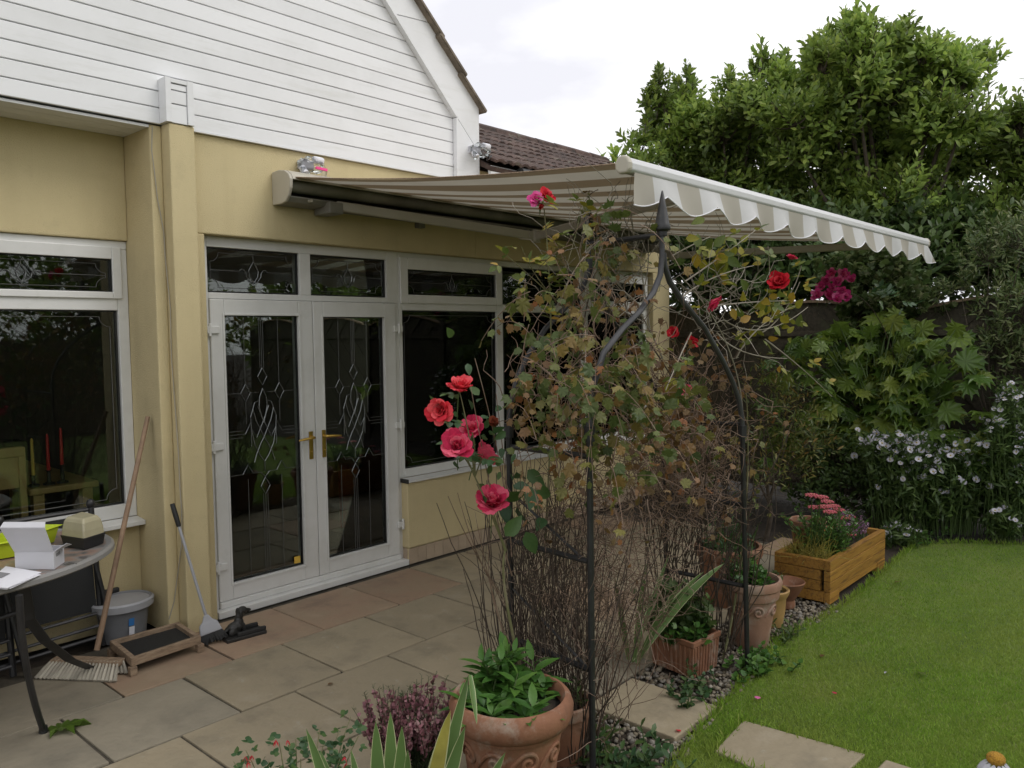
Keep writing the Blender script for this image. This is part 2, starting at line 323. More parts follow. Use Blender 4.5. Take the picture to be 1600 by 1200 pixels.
_x = _t.nodes.new('ShaderNodeTexCoord'); _n1 = _t.nodes.new('ShaderNodeTexNoise'); _n1.inputs['Scale'].default_value = 1.7; _n1.inputs['Detail'].default_value = 7; _t.links.new(_x.outputs['Object'], _n1.inputs['Vector'])
_rp = _t.nodes.new('ShaderNodeValToRGB'); _rp.color_ramp.elements[0].position = .42; _rp.color_ramp.elements[1].position = .66; _t.links.new(_n1.outputs[0], _rp.inputs[0])
_mm = _t.nodes.new('ShaderNodeMixRGB'); _mm.blend_type = 'MIX'; _ms = _t.nodes.new('ShaderNodeMath'); _ms.operation = 'MULTIPLY'; _ms.inputs[1].default_value = .75; _t.links.new(_rp.outputs[0], _ms.inputs[0]); _t.links.new(_ms.outputs[0], _mm.inputs[0]); _t.links.new(_s, _mm.inputs[1]); _mm.inputs[2].default_value = (.29, .36, .075, 1)
for _q in _to: _t.links.new(_mm.outputs[0], _q)
M['lf_tree'] = leafmat('tree_leaf', [(.12, .185, .045), (.18, .26, .055), (.24, .325, .065), (.30, .36, .085)], trans=.48, pos=[0, .4, .8, 1], clump=1.1)
M['lf_dark'] = leafmat('dark_leaf', [(.045, .085, .025), (.075, .125, .035), (.11, .165, .045)], trans=.35)
M['lf_ivy'] = leafmat('hedge_leaf', [(.06, .10, .03), (.10, .145, .045), (.16, .19, .07), (.26, .27, .15)], trans=.35, pos=[0, .5, .85, 1])
M['lf_fatsia'] = leafmat('fatsia_leaf', [(.08, .155, .03), (.13, .215, .035), (.19, .27, .045), (.26, .31, .06)], trans=.4, rough=.3, pos=[0, .4, .75, 1])
M['lf_rose'] = leafmat('rose_leaf', [(.03, .075, .03), (.045, .10, .035), (.075, .13, .035)], trans=.25, rough=.4)
M['lf_rose_yellow'] = leafmat('yellowing_rose_leaf', [(.08, .12, .025), (.16, .19, .03), (.30, .27, .03), (.36, .20, .03)], trans=.35, pos=[0, .45, .8, 1])
M['lf_vine'] = leafmat('vine_leaf', [(.07, .105, .03), (.12, .15, .04), (.20, .185, .05), (.26, .16, .05)], trans=.3, pos=[0, .45, .75, 1])
M['lf_autumn'] = leafmat('autumn_leaf', [(.13, .07, .035), (.22, .125, .045), (.32, .23, .13), (.30, .115, .04), (.17, .14, .045)], trans=.35)
M['lf_fresh'] = leafmat('fresh_leaf', [(.045, .12, .025), (.07, .17, .03), (.11, .22, .04)], trans=.3, rough=.4)
M['lf_iris'] = mat('variegated_leaf', (.10, .17, .05), .45)
M['lf_iris_edge'] = mat('cream_leaf_edge', (.45, .46, .26), .45)
M['lf_iris_yellow'] = mat('yellowing_strap_leaf', (.32, .28, .06), .5, var=.25, vscale=10)
M['heather_leaf'] = leafmat('heather_leaf', [(.03, .05, .02), (.05, .08, .025)], trans=.1)
M['heather_fl'] = leafmat('heather_flower', [(.20, .085, .10), (.30, .13, .155), (.24, .15, .14)], trans=.2)
M['lilac'] = leafmat('lilac_flower', [(.32, .18, .32), (.42, .26, .38)], trans=.2)
M['aster'] = leafmat('aster_petal', [(.44, .43, .50), (.56, .55, .62)], trans=.2)
M['aster_eye'] = mat('aster_eye', (.35, .26, .06), .7)
M['sedum'] = leafmat('sedum_flower', [(.46, .09, .12), (.56, .13, .17), (.45, .16, .12)], trans=.1)
def petalmat(name, a, b): return leafmat(name, [tuple(c*.72 for c in a), a, b, tuple(min(.9, c*1.05+.05) for c in b)], trans=.38, rough=.75, spec=.12)
M['rose_coral'] = petalmat('coral_petal', (.72, .04, .065), (.82, .10, .12))
M['rose_pink'] = petalmat('pink_red_petal', (.68, .04, .12), (.80, .13, .22))
M['rose_red'] = petalmat('red_petal', (.55, .015, .03), (.70, .04, .06))
M['rose_magenta'] = petalmat('magenta_petal', (.80, .07, .34), (.86, .18, .46))
M['rose_faded'] = petalmat('faded_petal', (.30, .07, .04), (.26, .11, .05))
M['fuchsia'] = petalmat('scarlet_petal', (.7, .02, .05), (.8, .06, .1))
# ================================================================== ground, patio, lawn
def sheet(name, poly, z, m, kind='structure', thick=.03):
    mb = MB(); mb.prism([(float(a), float(b)) for a, b in poly], z-thick, z, 'z'); return P(name, mb, m, kind=kind)
ground = MB(); ground.box(-60, 80, -60, 80, -.2, -.055); P('ground', ground, M['soil'], kind='structure')
LAWN = [(2.6,1.60),(3.0,1.68),(3.38,1.74),(3.85,1.79),(4.3,1.87),(5.05,1.80),(5.6,1.82),(6.2,1.85),(6.95,1.88),(7.25,1.62),(7.5,1.22),(7.62,.5),(7.6,-5),(-3,-6),(-3,.3),(1.0,1.1),(2.0,1.4)]
def inpoly(x, y, poly):
    r = np.zeros(len(x), bool); n = len(poly)
    for i in range(n):
        x0, y0 = poly[i]; x1, y1 = poly[(i+1) % n]
        c = ((y0 > y) != (y1 > y)) & (x < (x1-x0)*(y-y0)/(y1-y0+1e-12)+x0); r ^= c
    return r
lawn = sheet('lawn', LAWN, -.006, M['lawn'])
patio = MB(); patio.box(-2.3, 6.3, 2.23, 4.72, -.05, -.010); patio = P('patio', patio, M['joint'], kind='structure')
import bmesh
def slabmesh(sx, sy, sz, seed, m, bev=.006):
    r = random.Random(seed); bm = bmesh.new(); bmesh.ops.create_cube(bm, size=1)
    for v in bm.verts:
        v.co.x *= sx; v.co.y *= sy; v.co.z *= sz
        k = (v.co.x > 0, v.co.y > 0); q = random.Random(seed*7+k[0]*2+k[1]); v.co.x += q.uniform(-.004, .004); v.co.y += q.uniform(-.004, .004)
    ed = [e for e in bm.edges if e.verts[0].co.z > 0 or e.verts[1].co.z > 0]
    bmesh.ops.bevel(bm, geom=ed, offset=bev, segments=2, affect='EDGES', profile=.6)
    me = bpy.data.meshes.new('paving_slab'); bm.to_mesh(me); bm.free(); me.materials.append(m); return me
SLABS = {k: [slabmesh(.568, .570, .04, i+11, M[k]) for i in range(3)] for k in ('slab', 'slab_pink', 'slab_grey')}
def R4(x, y, z, rx=0, ry=0, rz=0, s=1):
    return np.array((Matrix.Translation((x, y, z)) @ Matrix.Rotation(rz, 4, 'Z') @ Matrix.Rotation(ry, 4, 'Y') @ Matrix.Rotation(rx, 4, 'X') @ Matrix.Scale(s, 4)))[:3]
for row in range(4):
    y = 4.557-.582*row-.291; x = -1.62+(.29 if row % 2 == 0 else 0.0)-.29*(0)
    x = 1.57-.58*6+.29 if row % 2 == 0 else 1.28-.58*5+.29
    while x < 6.3:
        k = 'slab'
        if row == 0 and x > 1.5: k = 'slab_pink' if random.random() < .8 else 'slab'
        elif x < 1.6 and row < 2: k = 'slab_grey' if random.random() < .8 else 'slab'
        elif random.random() < .12: k = 'slab_pink' if random.random() < .3 else 'slab_grey'
        inst('paving_slab', random.choice(SLABS[k]), R4(x+random.uniform(-.003, .003), y+random.uniform(-.003, .003), -.019+random.uniform(-.002, .002), random.uniform(-.003, .003), random.uniform(-.003, .003), random.choice((0, pi))+random.uniform(-.004, .004)), patio)
        x += .58
path = MB(); path.prism([(2.93,1.72),(3.36,1.72),(3.36,2.225),(2.93,2.225)], -.05, -.022, 'z'); path = P('garden_path', path, M['joint'], kind='structure')
def slabpoly(poly, z0, z1, m, parent):
    mb = MB(); mb.prism(poly, z0, z1, 'z'); return P('paving_slab', mb, m, parent, bevel=.006)
slabpoly([(2.95,1.735),(3.335,1.74),(3.34,2.21),(2.95,2.205)], -.03, .006, M['slab'], path)
slabpoly([(2.92,1.10),(3.34,1.075),(3.285,1.585),(2.96,1.555)], -.03, .008, M['slab'], path)
slabpoly([(2.90,.52),(3.36,.50),(3.35,1.0),(2.92,1.02)], -.03, .008, M['slab'], path)
# ================================================================== house
house = thing('house', 'cream yellow rendered house with a white clad gable, French doors and wide windows', 'house', (3.5, 4.6, 0))
YW, YF, YR, YRF = 4.60, 4.67, 4.94, 4.965
w = MB()
w.box(-2.3, 2.086, YR, 5.2, 0, .622); w.box(-2.3, 2.086, YR, 5.2, 2.318, 2.945); w.box(-2.3, -.9, YR, 5.2, .622, 2.318)
w.box(2.086, 2.155, YW, 5.2, 0, 2.944); w.box(2.155, 2.305, 4.506, 5.2, 0, 2.948)
w.box(2.305, 2.392, YW, 4.95, 0, 2.357)
w.box(2.305, 4.70, YW, 4.95, 2.357, 2.944); w.box(4.70, 7.69, YW, 4.95, 2.357, 3.06)
w.box(7.36, 7.69, YW, 4.95, 0, 2.357); w.box(3.93, 7.36, YW, 4.90, .128, .628); w.box(3.935, 7.36, YW+.012, 4.90, 0, .126)
w.box(7.40, 7.69, 4.95, 9.2, 0, 3.2); w.box(-2.3, -2.05, 5.2, 9.2, 0, 3.3); w.box(4.45, 4.70, 4.62, 9.2, 3.062, 3.5)
w.box(-2.05, 7.40, 9.0, 9.2, 0, 3.1)
P('wall', w, M['render'], house, bevel=.008)
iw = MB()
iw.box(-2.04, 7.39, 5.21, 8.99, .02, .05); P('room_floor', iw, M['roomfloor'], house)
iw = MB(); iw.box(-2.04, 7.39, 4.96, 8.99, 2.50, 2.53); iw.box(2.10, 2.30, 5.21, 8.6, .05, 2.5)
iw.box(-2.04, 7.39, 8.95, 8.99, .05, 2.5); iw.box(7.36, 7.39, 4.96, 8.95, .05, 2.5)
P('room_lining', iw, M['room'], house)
# plinth tiles, one by one
x = 3.937; i = 0; tm = MB(); tm.obox((0, 0, 0), (.083, .010, .115)); tmesh = None
while x < 7.34:
    if tmesh is None:
        bm = bmesh.new(); bmesh.ops.create_cube(bm, size=1)
        for v in bm.verts: v.co = Vector((v.co.x*.083, v.co.y*.010, v.co.z*.117))
        tmesh = bpy.data.meshes.new('plinth_tile'); bm.to_mesh(tmesh); bm.free(); tmesh.materials.append(M['tile_plinth'])
    inst('plinth_tile', tmesh, R4(x+.0425, YW+.007+random.uniform(-.001, .001), .063), house); x += .087
pe = MB(); pe.box(3.93, 3.936, YW+.02, 4.665, .003, .124); P('plinth_tile', pe, M['tile_plinth'], house)
# soffit and cladding
sf = MB()
for k in range(3): sf.box(-2.3, 2.084, YW+.002+k*.113, YW+.110+k*.113, 2.926, 2.940)
P('soffit', sf, M['clad'], house)
def xin(z): return 4.455 if z < 3.411 else 4.1-(z-3.766)
def xleft(z): return -2.3 if z < 3.5 else 2.4-xin(z)
bh = .0927; z = 2.948
while z < 6.5:
    z1 = z+bh-.0048
    b = MB(); 
    zs = sorted(set([z, z1]+([3.411] if z < 3.411 < z1 else [])))
    poly = [(xleft(z), z)]+[(xin(q), q) for q in zs]+[(xleft(z1), z1)]
    if xin(z) - xleft(z) < .3: break
    b.prism(poly, 4.578, 4.594, 'y'); P('cladding_board', b, M['clad'], house, bevel=.003, seg=1)
    z += bh
bk = MB(); bk.prism([(-2.28, 2.95), (4.45, 2.95), (4.45, 3.41), (1.2, 6.6), (-2.05, 3.4), (-2.28, 3.4)], 4.5965, 4.75, 'y'); P('gable_backing', bk, M['clad_back'], house)
dt = MB(); dt.box(2.33, 4.455, 4.572, 4.5955, 2.941, 2.9475); P('drip_trim', dt, M['clad'], house)
# boxed end of the cladding over the pier
pc = MB(); pc.box(2.135, 2.168, 4.49, 4.576, 2.95, 3.195); pc.box(2.262, 2.30, 4.49, 4.576, 2.95, 3.195); pc.box(2.168, 2.262, 4.492, 4.576, 3.170, 3.193)
pc = P('pilaster_cap', pc, M['clad'], house, bevel=.002)
for z0, z1 in ((2.95, 3.052), (3.058, 3.128), (3.134, 3.165)):
    b = MB(); b.box(2.170, 2.260, 4.499, 4.57, z0, z1); P('cladding_board', b, M['clad'], pc, bevel=.002)
# barge boards, corner board, trim
b = MB(); b.prism([(4.458, 2.95), (4.70, 2.95), (4.70, 3.172), (4.458, 3.408)], 4.545, 4.60, 'y'); P('corner_board', b, M['clad'], house, bevel=.003)
def xout(z): return 4.43-(z-3.876)-.07
b = MB(); b.prism([(4.458, 3.412), (4.70, 3.176), (4.70, xout(0)-4.70), (xout(4.05), 4.05), (xin(4.02)+.003, 4.02)], 4.545, 4.60, 'y'); P('barge_board', b, M['clad'], house, bevel=.003)
b = MB(); b.prism([(xin(4.024)+.003, 4.024), (xout(4.054), 4.054), (1.2, xout(0)-1.2), (1.2, 6.67)], 4.545, 4.60, 'y'); P('barge_board', b, M['clad'], house, bevel=.003)
b = MB(); b.prism([(1.2, 6.67), (1.2, xout(0)-1.2), (-2.3, 3.6), (-2.3, 3.2)], 4.545, 4.60, 'y'); P('barge_board', b, M['clad'], house, bevel=.003)
b = MB(); b.prism([(4.44, 3.02-.06), (4.457, 2.96), (4.457, 3.411), (4.44, 3.405)], 4.535, 4.575, 'y'); b.prism([(4.44, 3.411), (4.462, 3.418), (1.2, 6.68), (1.2, 6.65)], 4.532, 4.575, 'y'); P('edge_trim', b, M['clad'], house)
# main roof: verge tiles one by one, slab behind
s2 = math.sqrt(.5)
vt = bpy.data.meshes.new('roof_tile'); bm = bmesh.new(); bmesh.ops.create_cube(bm, size=1)
for v in bm.verts: v.co = Vector((v.co.x*.37, v.co.y*.30, v.co.z*.032))
bmesh.ops.bevel(bm, geom=bm.edges[:], offset=.007, segments=2, affect='EDGES'); bm.to_mesh(vt); bm.free(); vt.materials.append(M['vergetile'])
d = 0.02
while d < 5.1:
    c = Vector((4.745-d*s2, 4.645, 3.51+d*s2))
    inst('roof_tile', vt, R4(c.x-.12+random.uniform(-.005, .005), c.y+random.uniform(-.012, .006), c.z+.10, 0, pi/4-.05, 0), house)
    d += .325
ms = MB(); ms.prism([(4.66, 3.50), (4.70, 3.53), (1.2, 7.06), (1.2, 6.98)], 4.56, 9.2, 'y'); ms.prism([(1.2, 6.98), (1.2, 7.06), (-2.45, 3.41), (-2.4, 3.38)], 4.5, 9.2, 'y'); P('roof', ms, M['vergetile'], house)
# extension roof in courses
ey, ez, ry, rz_ = 4.40, 3.085, 5.65, 3.745
pl = math.hypot(ry-ey, rz_-ez); pa = math.atan2(rz_-ez, ry-ey)
er = MB(); er.prism([(ey+.02, ez-.03), (ry, rz_-.03), (6.9, ez+.05), (6.9, ez), (ry, rz_-.10), (ey+.04, ez-.06)], 4.71, 7.95, 'x'); P('roof', er, M['rooftile'], house)
tl = bpy.data.meshes.new('roof_tile'); bm = bmesh.new(); bmesh.ops.create_grid(bm, x_segments=6, y_segments=1, size=.5)
for v in bm.verts:
    u = v.co.x; v.co = Vector((u*.205, v.co.y*.24, .018*abs(sin(u*2*pi))*(1)+.012))
g = bmesh.ops.extrude_face_region(bm, geom=bm.faces[:]); 
for v in g['geom']:
    if isinstance(v, bmesh.types.BMVert): v.co.z -= .022
bm.normal_update(); bm.to_mesh(tl); bm.free(); tl.materials.append(M['rooftile'])
for r_ in range(7):
    t = (r_+.5)*pl/7
    for k in range(16):
        inst('roof_tile', tl, R4(4.82+k*.2+random.uniform(-.004, .004), ey+t*cos(pa), ez+t*sin(pa)+.012+random.uniform(-.003, .004), pa-.05+random.uniform(-.01, .01)), house)
for k in range(10):
    b = MB(); x0 = 4.72+k*.325; b.tube([(x0, ry, rz_-.01), (x0+.335, ry, rz_-.006+random.uniform(-.004, .004))], [.078, .072], 10); P('ridge_tile', b, M['rooftile'], house, smooth='auto')
fb = MB(); fb.box(4.72, 7.9, 4.44, 4.47, 2.98, 3.07); P('fascia_board', fb, M['clad'], house)
gt = MB(); gt.tube([(5.02, 4.40, 3.045), (7.95, 4.40, 3.04)], .045, 10); P('gutter', gt, M['fascia'], house, smooth='auto')
# ------------------------------------------------------------------ doors and windows
def ring(mb, x0, x1, z0, z1, gx0, gx1, gz0, gz1, y0, y1):
    mb.box(x0, gx0, y0, y1, z0, z1); mb.box(gx1, x1, y0, y1, z0, z1); mb.box(gx0, gx1, y0, y1, z0, gz0); mb.box(gx0, gx1, y0, y1, gz1, z1)
def gasket(parent, gx0, gx1, gz0, gz1, y):
    g = MB(); t = .006; ring(g, gx0-.001, gx1+.001, gz0-.001, gz1+.001, gx0+t, gx1-t, gz0+t, gz1-t, y-.006, y+.012); P('gasket', g, M['gasket'], parent)
def pane(parent, gx0, gx1, gz0, gz1, y):
    g = MB(); g.box(gx0-.004, gx1+.004, y, y+.005, gz0-.004, gz1+.004); P('pane', g, M['glass'], parent); gasket(parent, gx0, gx1, gz0, gz1, y-.004)
def lead(parent, lines, y, r=.0017, name='leading', m='lead'):
    mb = MB()
    for L_ in lines: mb.tube([(a, y, b) for a, b in L_], r, 4, False)
    P(name, mb, M[m], parent)
def notched(x0, x1, z0, z1, i, q):
    x0 += i; x1 -= i; z0 += i; z1 -= i; L_ = [[(x0+q, z0), (x1-q, z0)], [(x0+q, z1), (x1-q, z1)], [(x0, z0+q), (x0, z1-q)], [(x1, z0+q), (x1, z1-q)]]
    for cx, cz, sx, sz in ((x0, z0, 1, 1), (x1, z0, -1, 1), (x0, z1, 1, -1), (x1, z1, -1, -1)):
        L_.append([(cx+sx*q*cos(a), cz+sz*q*sin(a)) for a in np.linspace(0, pi/2, 6)])
    return L_
def tulip(parent, x0, x1, z0, z1, y):
    cx, cz, h = (x0+x1)/2, (z0+z1)/2, (z1-z0); L_ = notched(x0, x1, z0, z1, .028, .055)
    L_ += [[(x0+.028, cz), (cx-.10, cz)], [(cx+.10, cz), (x1-.028, cz)], [(cx, z1-.028), (cx, z1-.28*h)], [(cx, z0+.028), (cx, z0+.2*h)]]
    lead(parent, L_, y)
    a = h*.55; B = []
    for s in (-1, 1):
        B.append([(cx, cz+.24*h), (cx+s*.035*a/.15, cz+.02*h), (cx+s*.028*a/.15, cz-.12*h), (cx, cz-.26*h)])
        B.append([(cx+s*.10, cz), (cx+s*.088, cz+.045*h), (cx+s*.07, cz+.05*h), (cx+s*.055, cz-.02*h), (cx+s*.05, cz-.12*h), (cx+s*.03, cz-.22*h), (cx, cz-.28*h)])
    lead(parent, B, y-.001, .0029, 'bevel_ornament', 'bevelglass')
df = MB()
df.box(2.394, 2.438, YF, 4.76, .0, 2.356); df.box(3.897, 3.936, YF, 4.76, .0, 1.976); df.box(3.828, 3.936, YF, 4.76, 1.976, 2.356)
df.box(2.438, 3.828, YF, 4.76, 2.291, 2.356); df.box(2.438, 3.828, YF, 4.76, 1.976, 2.014); df.box(3.087, 3.174, YF, 4.76, 2.014, 2.291)
dfo = P('door_frame', df, M['upvc'], house, bevel=.004)
for gx0, gx1 in ((2.442, 3.085), (3.176, 3.826)):
    pane(dfo, gx0, gx1, 2.018, 2.288, YF+.03); tulip(dfo, gx0, gx1, 2.018, 2.288, YF+.027)
st = MB(); st.box(2.40, 3.934, 4.60, YF-.001, .002, .046); st.box(2.44, 3.896, 4.645, 4.75, .047, .086); P('door_sill', st, M['upvc'], house, bevel=.005)
DG = {0: (2.530, 3.060, .190, 1.874), 1: (3.252, 3.785, .190, 1.870)}
def dpx(cx, cy):      # a mark on the left door's glass, measured in the photograph
    p = WY(330+cx/3.53, 600+cy/3.53, YF+.02); g = DG[0]; return ((p[0]-g[0])/(g[1]-g[0]), (p[2]-g[2])/(g[3]-g[2]))
def mir(L_): return [(1-u, v) for u, v in L_]
thin = [[(.5+k, 1), (.5+k, .835)] for k in (-.022, 0, .022)]+[[(.27, 1), (.27, .85-.11)], [(.73, 1), (.73, .74)]]
def dia(u, v, a=.063, b=.033): return [(u, v+b), (u+a, v), (u, v-b), (u-a, v), (u, v+b)]
ty, my, ly = .708, .553, .400
thin = [[(.5+k, 1), (.5+k, .80)] for k in (-.025, 0, .025)]+[[(.27, 1), (.27, ty+.033)], [(.73, 1), (.73, ty+.033)]]
thin += [[(0, ty), (.207, ty)], [(.333, ty), (.45, ty)], [(.55, ty), (.667, ty)], [(.793, ty), (1, ty)], [(.27, ty-.033), (.27, .59)], [(.73, ty-.033), (.73, .59)]]
for k in (-.013, 0, .013): thin += [[(0, my+k), (.25-abs(k)*2, my+k)], [(.75+abs(k)*2, my+k), (1, my+k)]]
thin += [[(0, ly), (.20, ly)], [(.34, ly), (.44, ly)], [(.56, ly), (.66, ly)], [(.80, ly), (1, ly)]]
thin += [[(.5+k, .315), (.5+k, 0)] for k in (-.03, 0, .03)]+[[(.27, ly-.02), (.27, 0)], [(.73, ly-.02), (.73, 0)]]
thick = [dia(.5, .768), dia(.27, ty), dia(.73, ty), dia(.5, .345)]
thick += [[(.20, ly), (.27, ly+.035), (.34, ly)], [(.66, ly), (.73, ly+.035), (.80, ly)], [(.44, ly), (.5, ly-.02), (.56, ly)]]
thick += [[(.25, my), (.33, my+.045), (.33, my-.05)], [(.75, my), (.67, my+.045), (.67, my-.05)]]
arc = [(.5, .722), (.455, .69), (.445, .655), (.475, .615), (.5, .59)]
thick += [arc, mir(arc)]
o1 = [(.44, .675), (.385, .67), (.36, .645), (.325, .615), (.335, .57), (.40, .535), (.5, .60), (.575, .655)]
o2 = [(.36, .645), (.40, .60), (.47, .555), (.5, .535), (.45, .51), (.39, .47), (.36, .44)]
o3 = [(.335, .57), (.37, .51), (.44, .465), (.5, .44), (.5, .40)]
for o_ in (o1, o2, o3): thick += [o_, mir(o_)]
HZ = (1.785, 1.065, .312)
for k, (x0, x1) in enumerate(((2.4395, 3.1695), (3.1745, 3.8955))):
    g = DG[k]; mb = MB(); ring(mb, x0, x1, .088, 1.9735, *g, YF-.014, 4.74)
    dr = P('door', mb, M['upvc'], house, bevel=.005); pane(dr, *g, YF+.018)
    f = lambda L_: [[(g[0]+u*(g[1]-g[0]), g[2]+v*(g[3]-g[2])) for u, v in l] for l in L_]
    lead(dr, f(thin), YF+.015, .0015); lead(dr, f(thick), YF+.013, .0028, 'bevel_ornament', 'bevelglass')
    bd = MB(); s = (1 if k == 0 else -1)
    ring(bd, g[0]-.014, g[1]+.014, g[2]-.014, g[3]+.014, *g, YF-.020, YF-.0145); P('glazing_bead', bd, M['upvc'], dr, bevel=.002)
    hx = 3.128 if k == 0 else 3.233
    h = MB(); h.box(hx-.015, hx+.015, YF-.024, YF-.0145, .905, 1.095); P('handle_plate', h, M['brass'], dr, bevel=.004)
    h = MB(); h.tube([(hx, YF-.02, 1.055), (hx, YF-.06, 1.055), (hx-.02*s, YF-.068, 1.055), (hx-.075*s, YF-.066, 1.052), (hx-.118*s, YF-.055, 1.046)], [.012, .010, .011, .009, .007], 8); h.lathe([(.0, 0), (.010, 0), (.010, .003), (0, .003)], 10, (hx, YF-.03, .955)); P('handle', h, M['brass'], dr, smooth='auto')
    for z in HZ:
        h = MB(); x = 2.440 if k == 0 else 3.900
        h.box(x-.03, x+.05, YF-.030, YF-.0145, z-.022, z+.022); h.tube([(x-.012+.03*k, YF-.026, z-.04), (x-.012+.03*k, YF-.026, z+.04)], .010, 8); P('hinge', h, M['upvc'], dr, bevel=.003)
    if k == 0:
        a, b_ = WY(460, 881, YF+.012), WY(469, 868, YF+.012)
        h = MB(); h.box(a[0], b_[0], YF+.0115, YF+.0125, a[2], b_[2]); P('sticker', h, M['candle_yellow'], dr)
wn = MB()
wn.box(3.938, 7.356, YF, 4.76, 2.308, 2.356); wn.box(3.938, 3.972, YF, 4.76, .656, 2.308); wn.box(7.282, 7.356, YF, 4.76, .656, 2.308)
wn.box(3.972, 7.282, YF, 4.76, .656, .720)
for a, b_ in ((3.972, 5.012), (5.088, 6.19), (6.30, 7.282)): wn.box(a, b_, YF, 4.76, 1.924, 1.988)
wn.box(5.012, 5.088, YF, 4.76, .720, 2.308); wn.box(6.19, 6.30, YF, 4.76, .720, 2.308)
win = P('window', wn, M['upvc'], house, bevel=.004)
for a, b_ in ((3.974, 5.010), (5.090, 6.188), (6.302, 7.280)):
    pane(win, a, b_, .722, 1.922, YF+.03); lead(win, notched(a, b_, .722, 1.922, .035, .055), YF+.027)
ring(q := MB(), 3.950, 5.066, 1.978, 2.318, 4.022, 4.994, 2.042, 2.232, YF-.016, YF-.0005); P('sash', q, M['upvc'], win, bevel=.004)
ring(q := MB(), 6.250, 7.34, 1.978, 2.318, 6.335, 7.27, 2.045, 2.232, YF-.016, YF-.0005); P('sash', q, M['upvc'], win, bevel=.004)
for a, b_ in ((4.022, 4.994), (5.090, 6.188), (6.335, 7.27)):
    pane(win, a, b_, 2.042 if a != 5.09 else 1.992, 2.232 if a != 5.09 else 2.268, YF+.02); tulip(win, a, b_, 2.03, 2.245, YF+.017)
q = MB(); q.prism([(4.575, .630), (4.669, .630), (4.669, .655), (4.575, .643)], 3.925, 7.358, 'x'); P('window_sill', q, M['upvc'], win, bevel=.003)
q = MB(); q.box(3.918, 3.9245, 4.578, 4.669, .626, .657); P('sill_end_cap', q, M['gasket'], win)
# left window in the recess
wl = MB()
wl.box(-.9, 2.084, YRF, 5.06, 2.268, 2.316); wl.box(2.022, 2.084, YRF, 5.06, .66, 2.268); wl.box(-.9, 2.022, YRF, 5.06, .66, .742); wl.box(-.9, 2.022, YRF, 5.06, 1.906, 1.985)
wl.box(-.9, -.82, YRF, 5.06, .742, 1.906); wl.box(.93, 1.0, YRF, 5.06, 1.985, 2.268); wl.box(.12, .20, YRF, 5.06, .742, 1.906)
win2 = P('window', wl, M['upvc'], house, bevel=.004)
ring(q := MB(), .985, 2.045, 1.975, 2.278, 1.045, 1.992, 2.014, 2.207, YRF-.016, YRF-.0005); P('sash', q, M['upvc'], win2, bevel=.004)
pane(win2, 1.045, 1.992, 2.014, 2.207, YRF+.02); tulip(win2, 1.045, 1.992, 2.014, 2.207, YRF+.017)
for a, b_, c, d_ in ((-.80, .118, .744, 1.904), (.202, 2.016, .744, 1.904), (-.88, .928, 1.987, 2.266)):
    pane(win2, a, b_, c, d_, YRF+.03); lead(win2, notched(a, b_, c, d_, .035, .06), YRF+.027)
q = MB(); q.prism([(4.85, .622), (4.964, .622), (4.964, .659), (4.85, .648)], -.92, 2.0845, 'x'); P('window_sill', q, M['upvc'], win2, bevel=.003)
# ------------------------------------------------------------------ things inside the rooms
def room_thing(name, label, cat, loc): return thing(name, label, cat, loc)
so = room_thing('sofa', 'dark red sofa seen through the big window beside the French doors', 'sofa', (4.9, 5.3, .05))
q = MB(); q.box(4.15, 5.9, 4.98, 5.16, .05, .98); P('backrest', q, M['red_sofa'], so, bevel=.05)
q = MB(); q.box(4.3, 5.75, 5.165, 5.75, .15, .48); P('seat', q, M['red_sofa'], so, bevel=.05)
for x in (4.15, 5.755): q = MB(); q.box(x, x+.145, 5.165, 5.8, .05, .68); P('armrest', q, M['red_sofa'], so, bevel=.04)
iwt = room_thing('wall_mirror', 'white framed mirror with pale glass on the far side wall inside the room', 'mirror', (7.35, 7.5, 1.3))
ya, yb = WX(672, 540, 7.35)[1], WX(770, 540, 7.35)[1]; za, zb = WX(700, 570, 7.35)[2], WX(700, 518, 7.35)[2]
q = MB(); q.box(7.335, 7.345, yb, ya, za, zb); P('glass', q, M['whitepaper'], iwt)  # white sheet in place of glass, added to look like a bright window
for y in (ya, (ya+yb)/2, yb): q = MB(); q.box(7.31, 7.334, y-.05, y+.05, za-.05, zb+.05); P('frame_bar', q, M['upvc'], iwt)
bl = room_thing('window_blind', 'white venetian blind hanging behind the rightmost panes of the wide window', 'blind', (6.4, 4.84, .75))
q = MB(); q.box(5.86, 7.27, 4.80, 4.86, 2.20, 2.25); P('headrail', q, M['blind'], bl)
sm = bpy.data.meshes.new('slat'); bm = bmesh.new(); bmesh.ops.create_cube(bm, size=1)
for v in bm.verts: v.co = Vector((v.co.x*1.38, v.co.y*.045, v.co.z*.003))
bm.to_mesh(sm); bm.free(); sm.materials.append(M['blind'])
for k in range(29): inst('slat', sm, R4(6.565, 4.83, .76+k*.05, .5), bl)
for x in (6.1, 6.55, 7.0): q = MB(); q.box(x-.015, x+.015, 4.801, 4.803, .75, 2.2); P('ladder_tape', q, M['blind'], bl)
ch = room_thing('dining_chair', 'pale pine ladder back chair inside the left window', 'chair', (1.45, 5.5, .05))
a, b_ = WY(-22, 720, 5.32)[0], WY(33, 720, 5.32)[0]; zt = WY(20, 700, 5.32)[2]; zs = WY(20, 768, 5.32)[2]
for x in (a, b_): q = MB(); q.box(x-.02, x+.02, 5.30, 5.34, .05, zt); P('leg', q, M['pine'], ch, bevel=.006)
for k in range(5): q = MB(); x = a+(b_-a)*(k+.5)/5; q.box(x-.018, x+.018, 5.31, 5.328, zs+.02, zt-.055); P('back_slat', q, M['pine'], ch)
q = MB(); q.box(a-.02, b_+.02, 5.295, 5.345, zt-.055, zt+.005); P('top_rail', q, M['pine'], ch, bevel=.01)
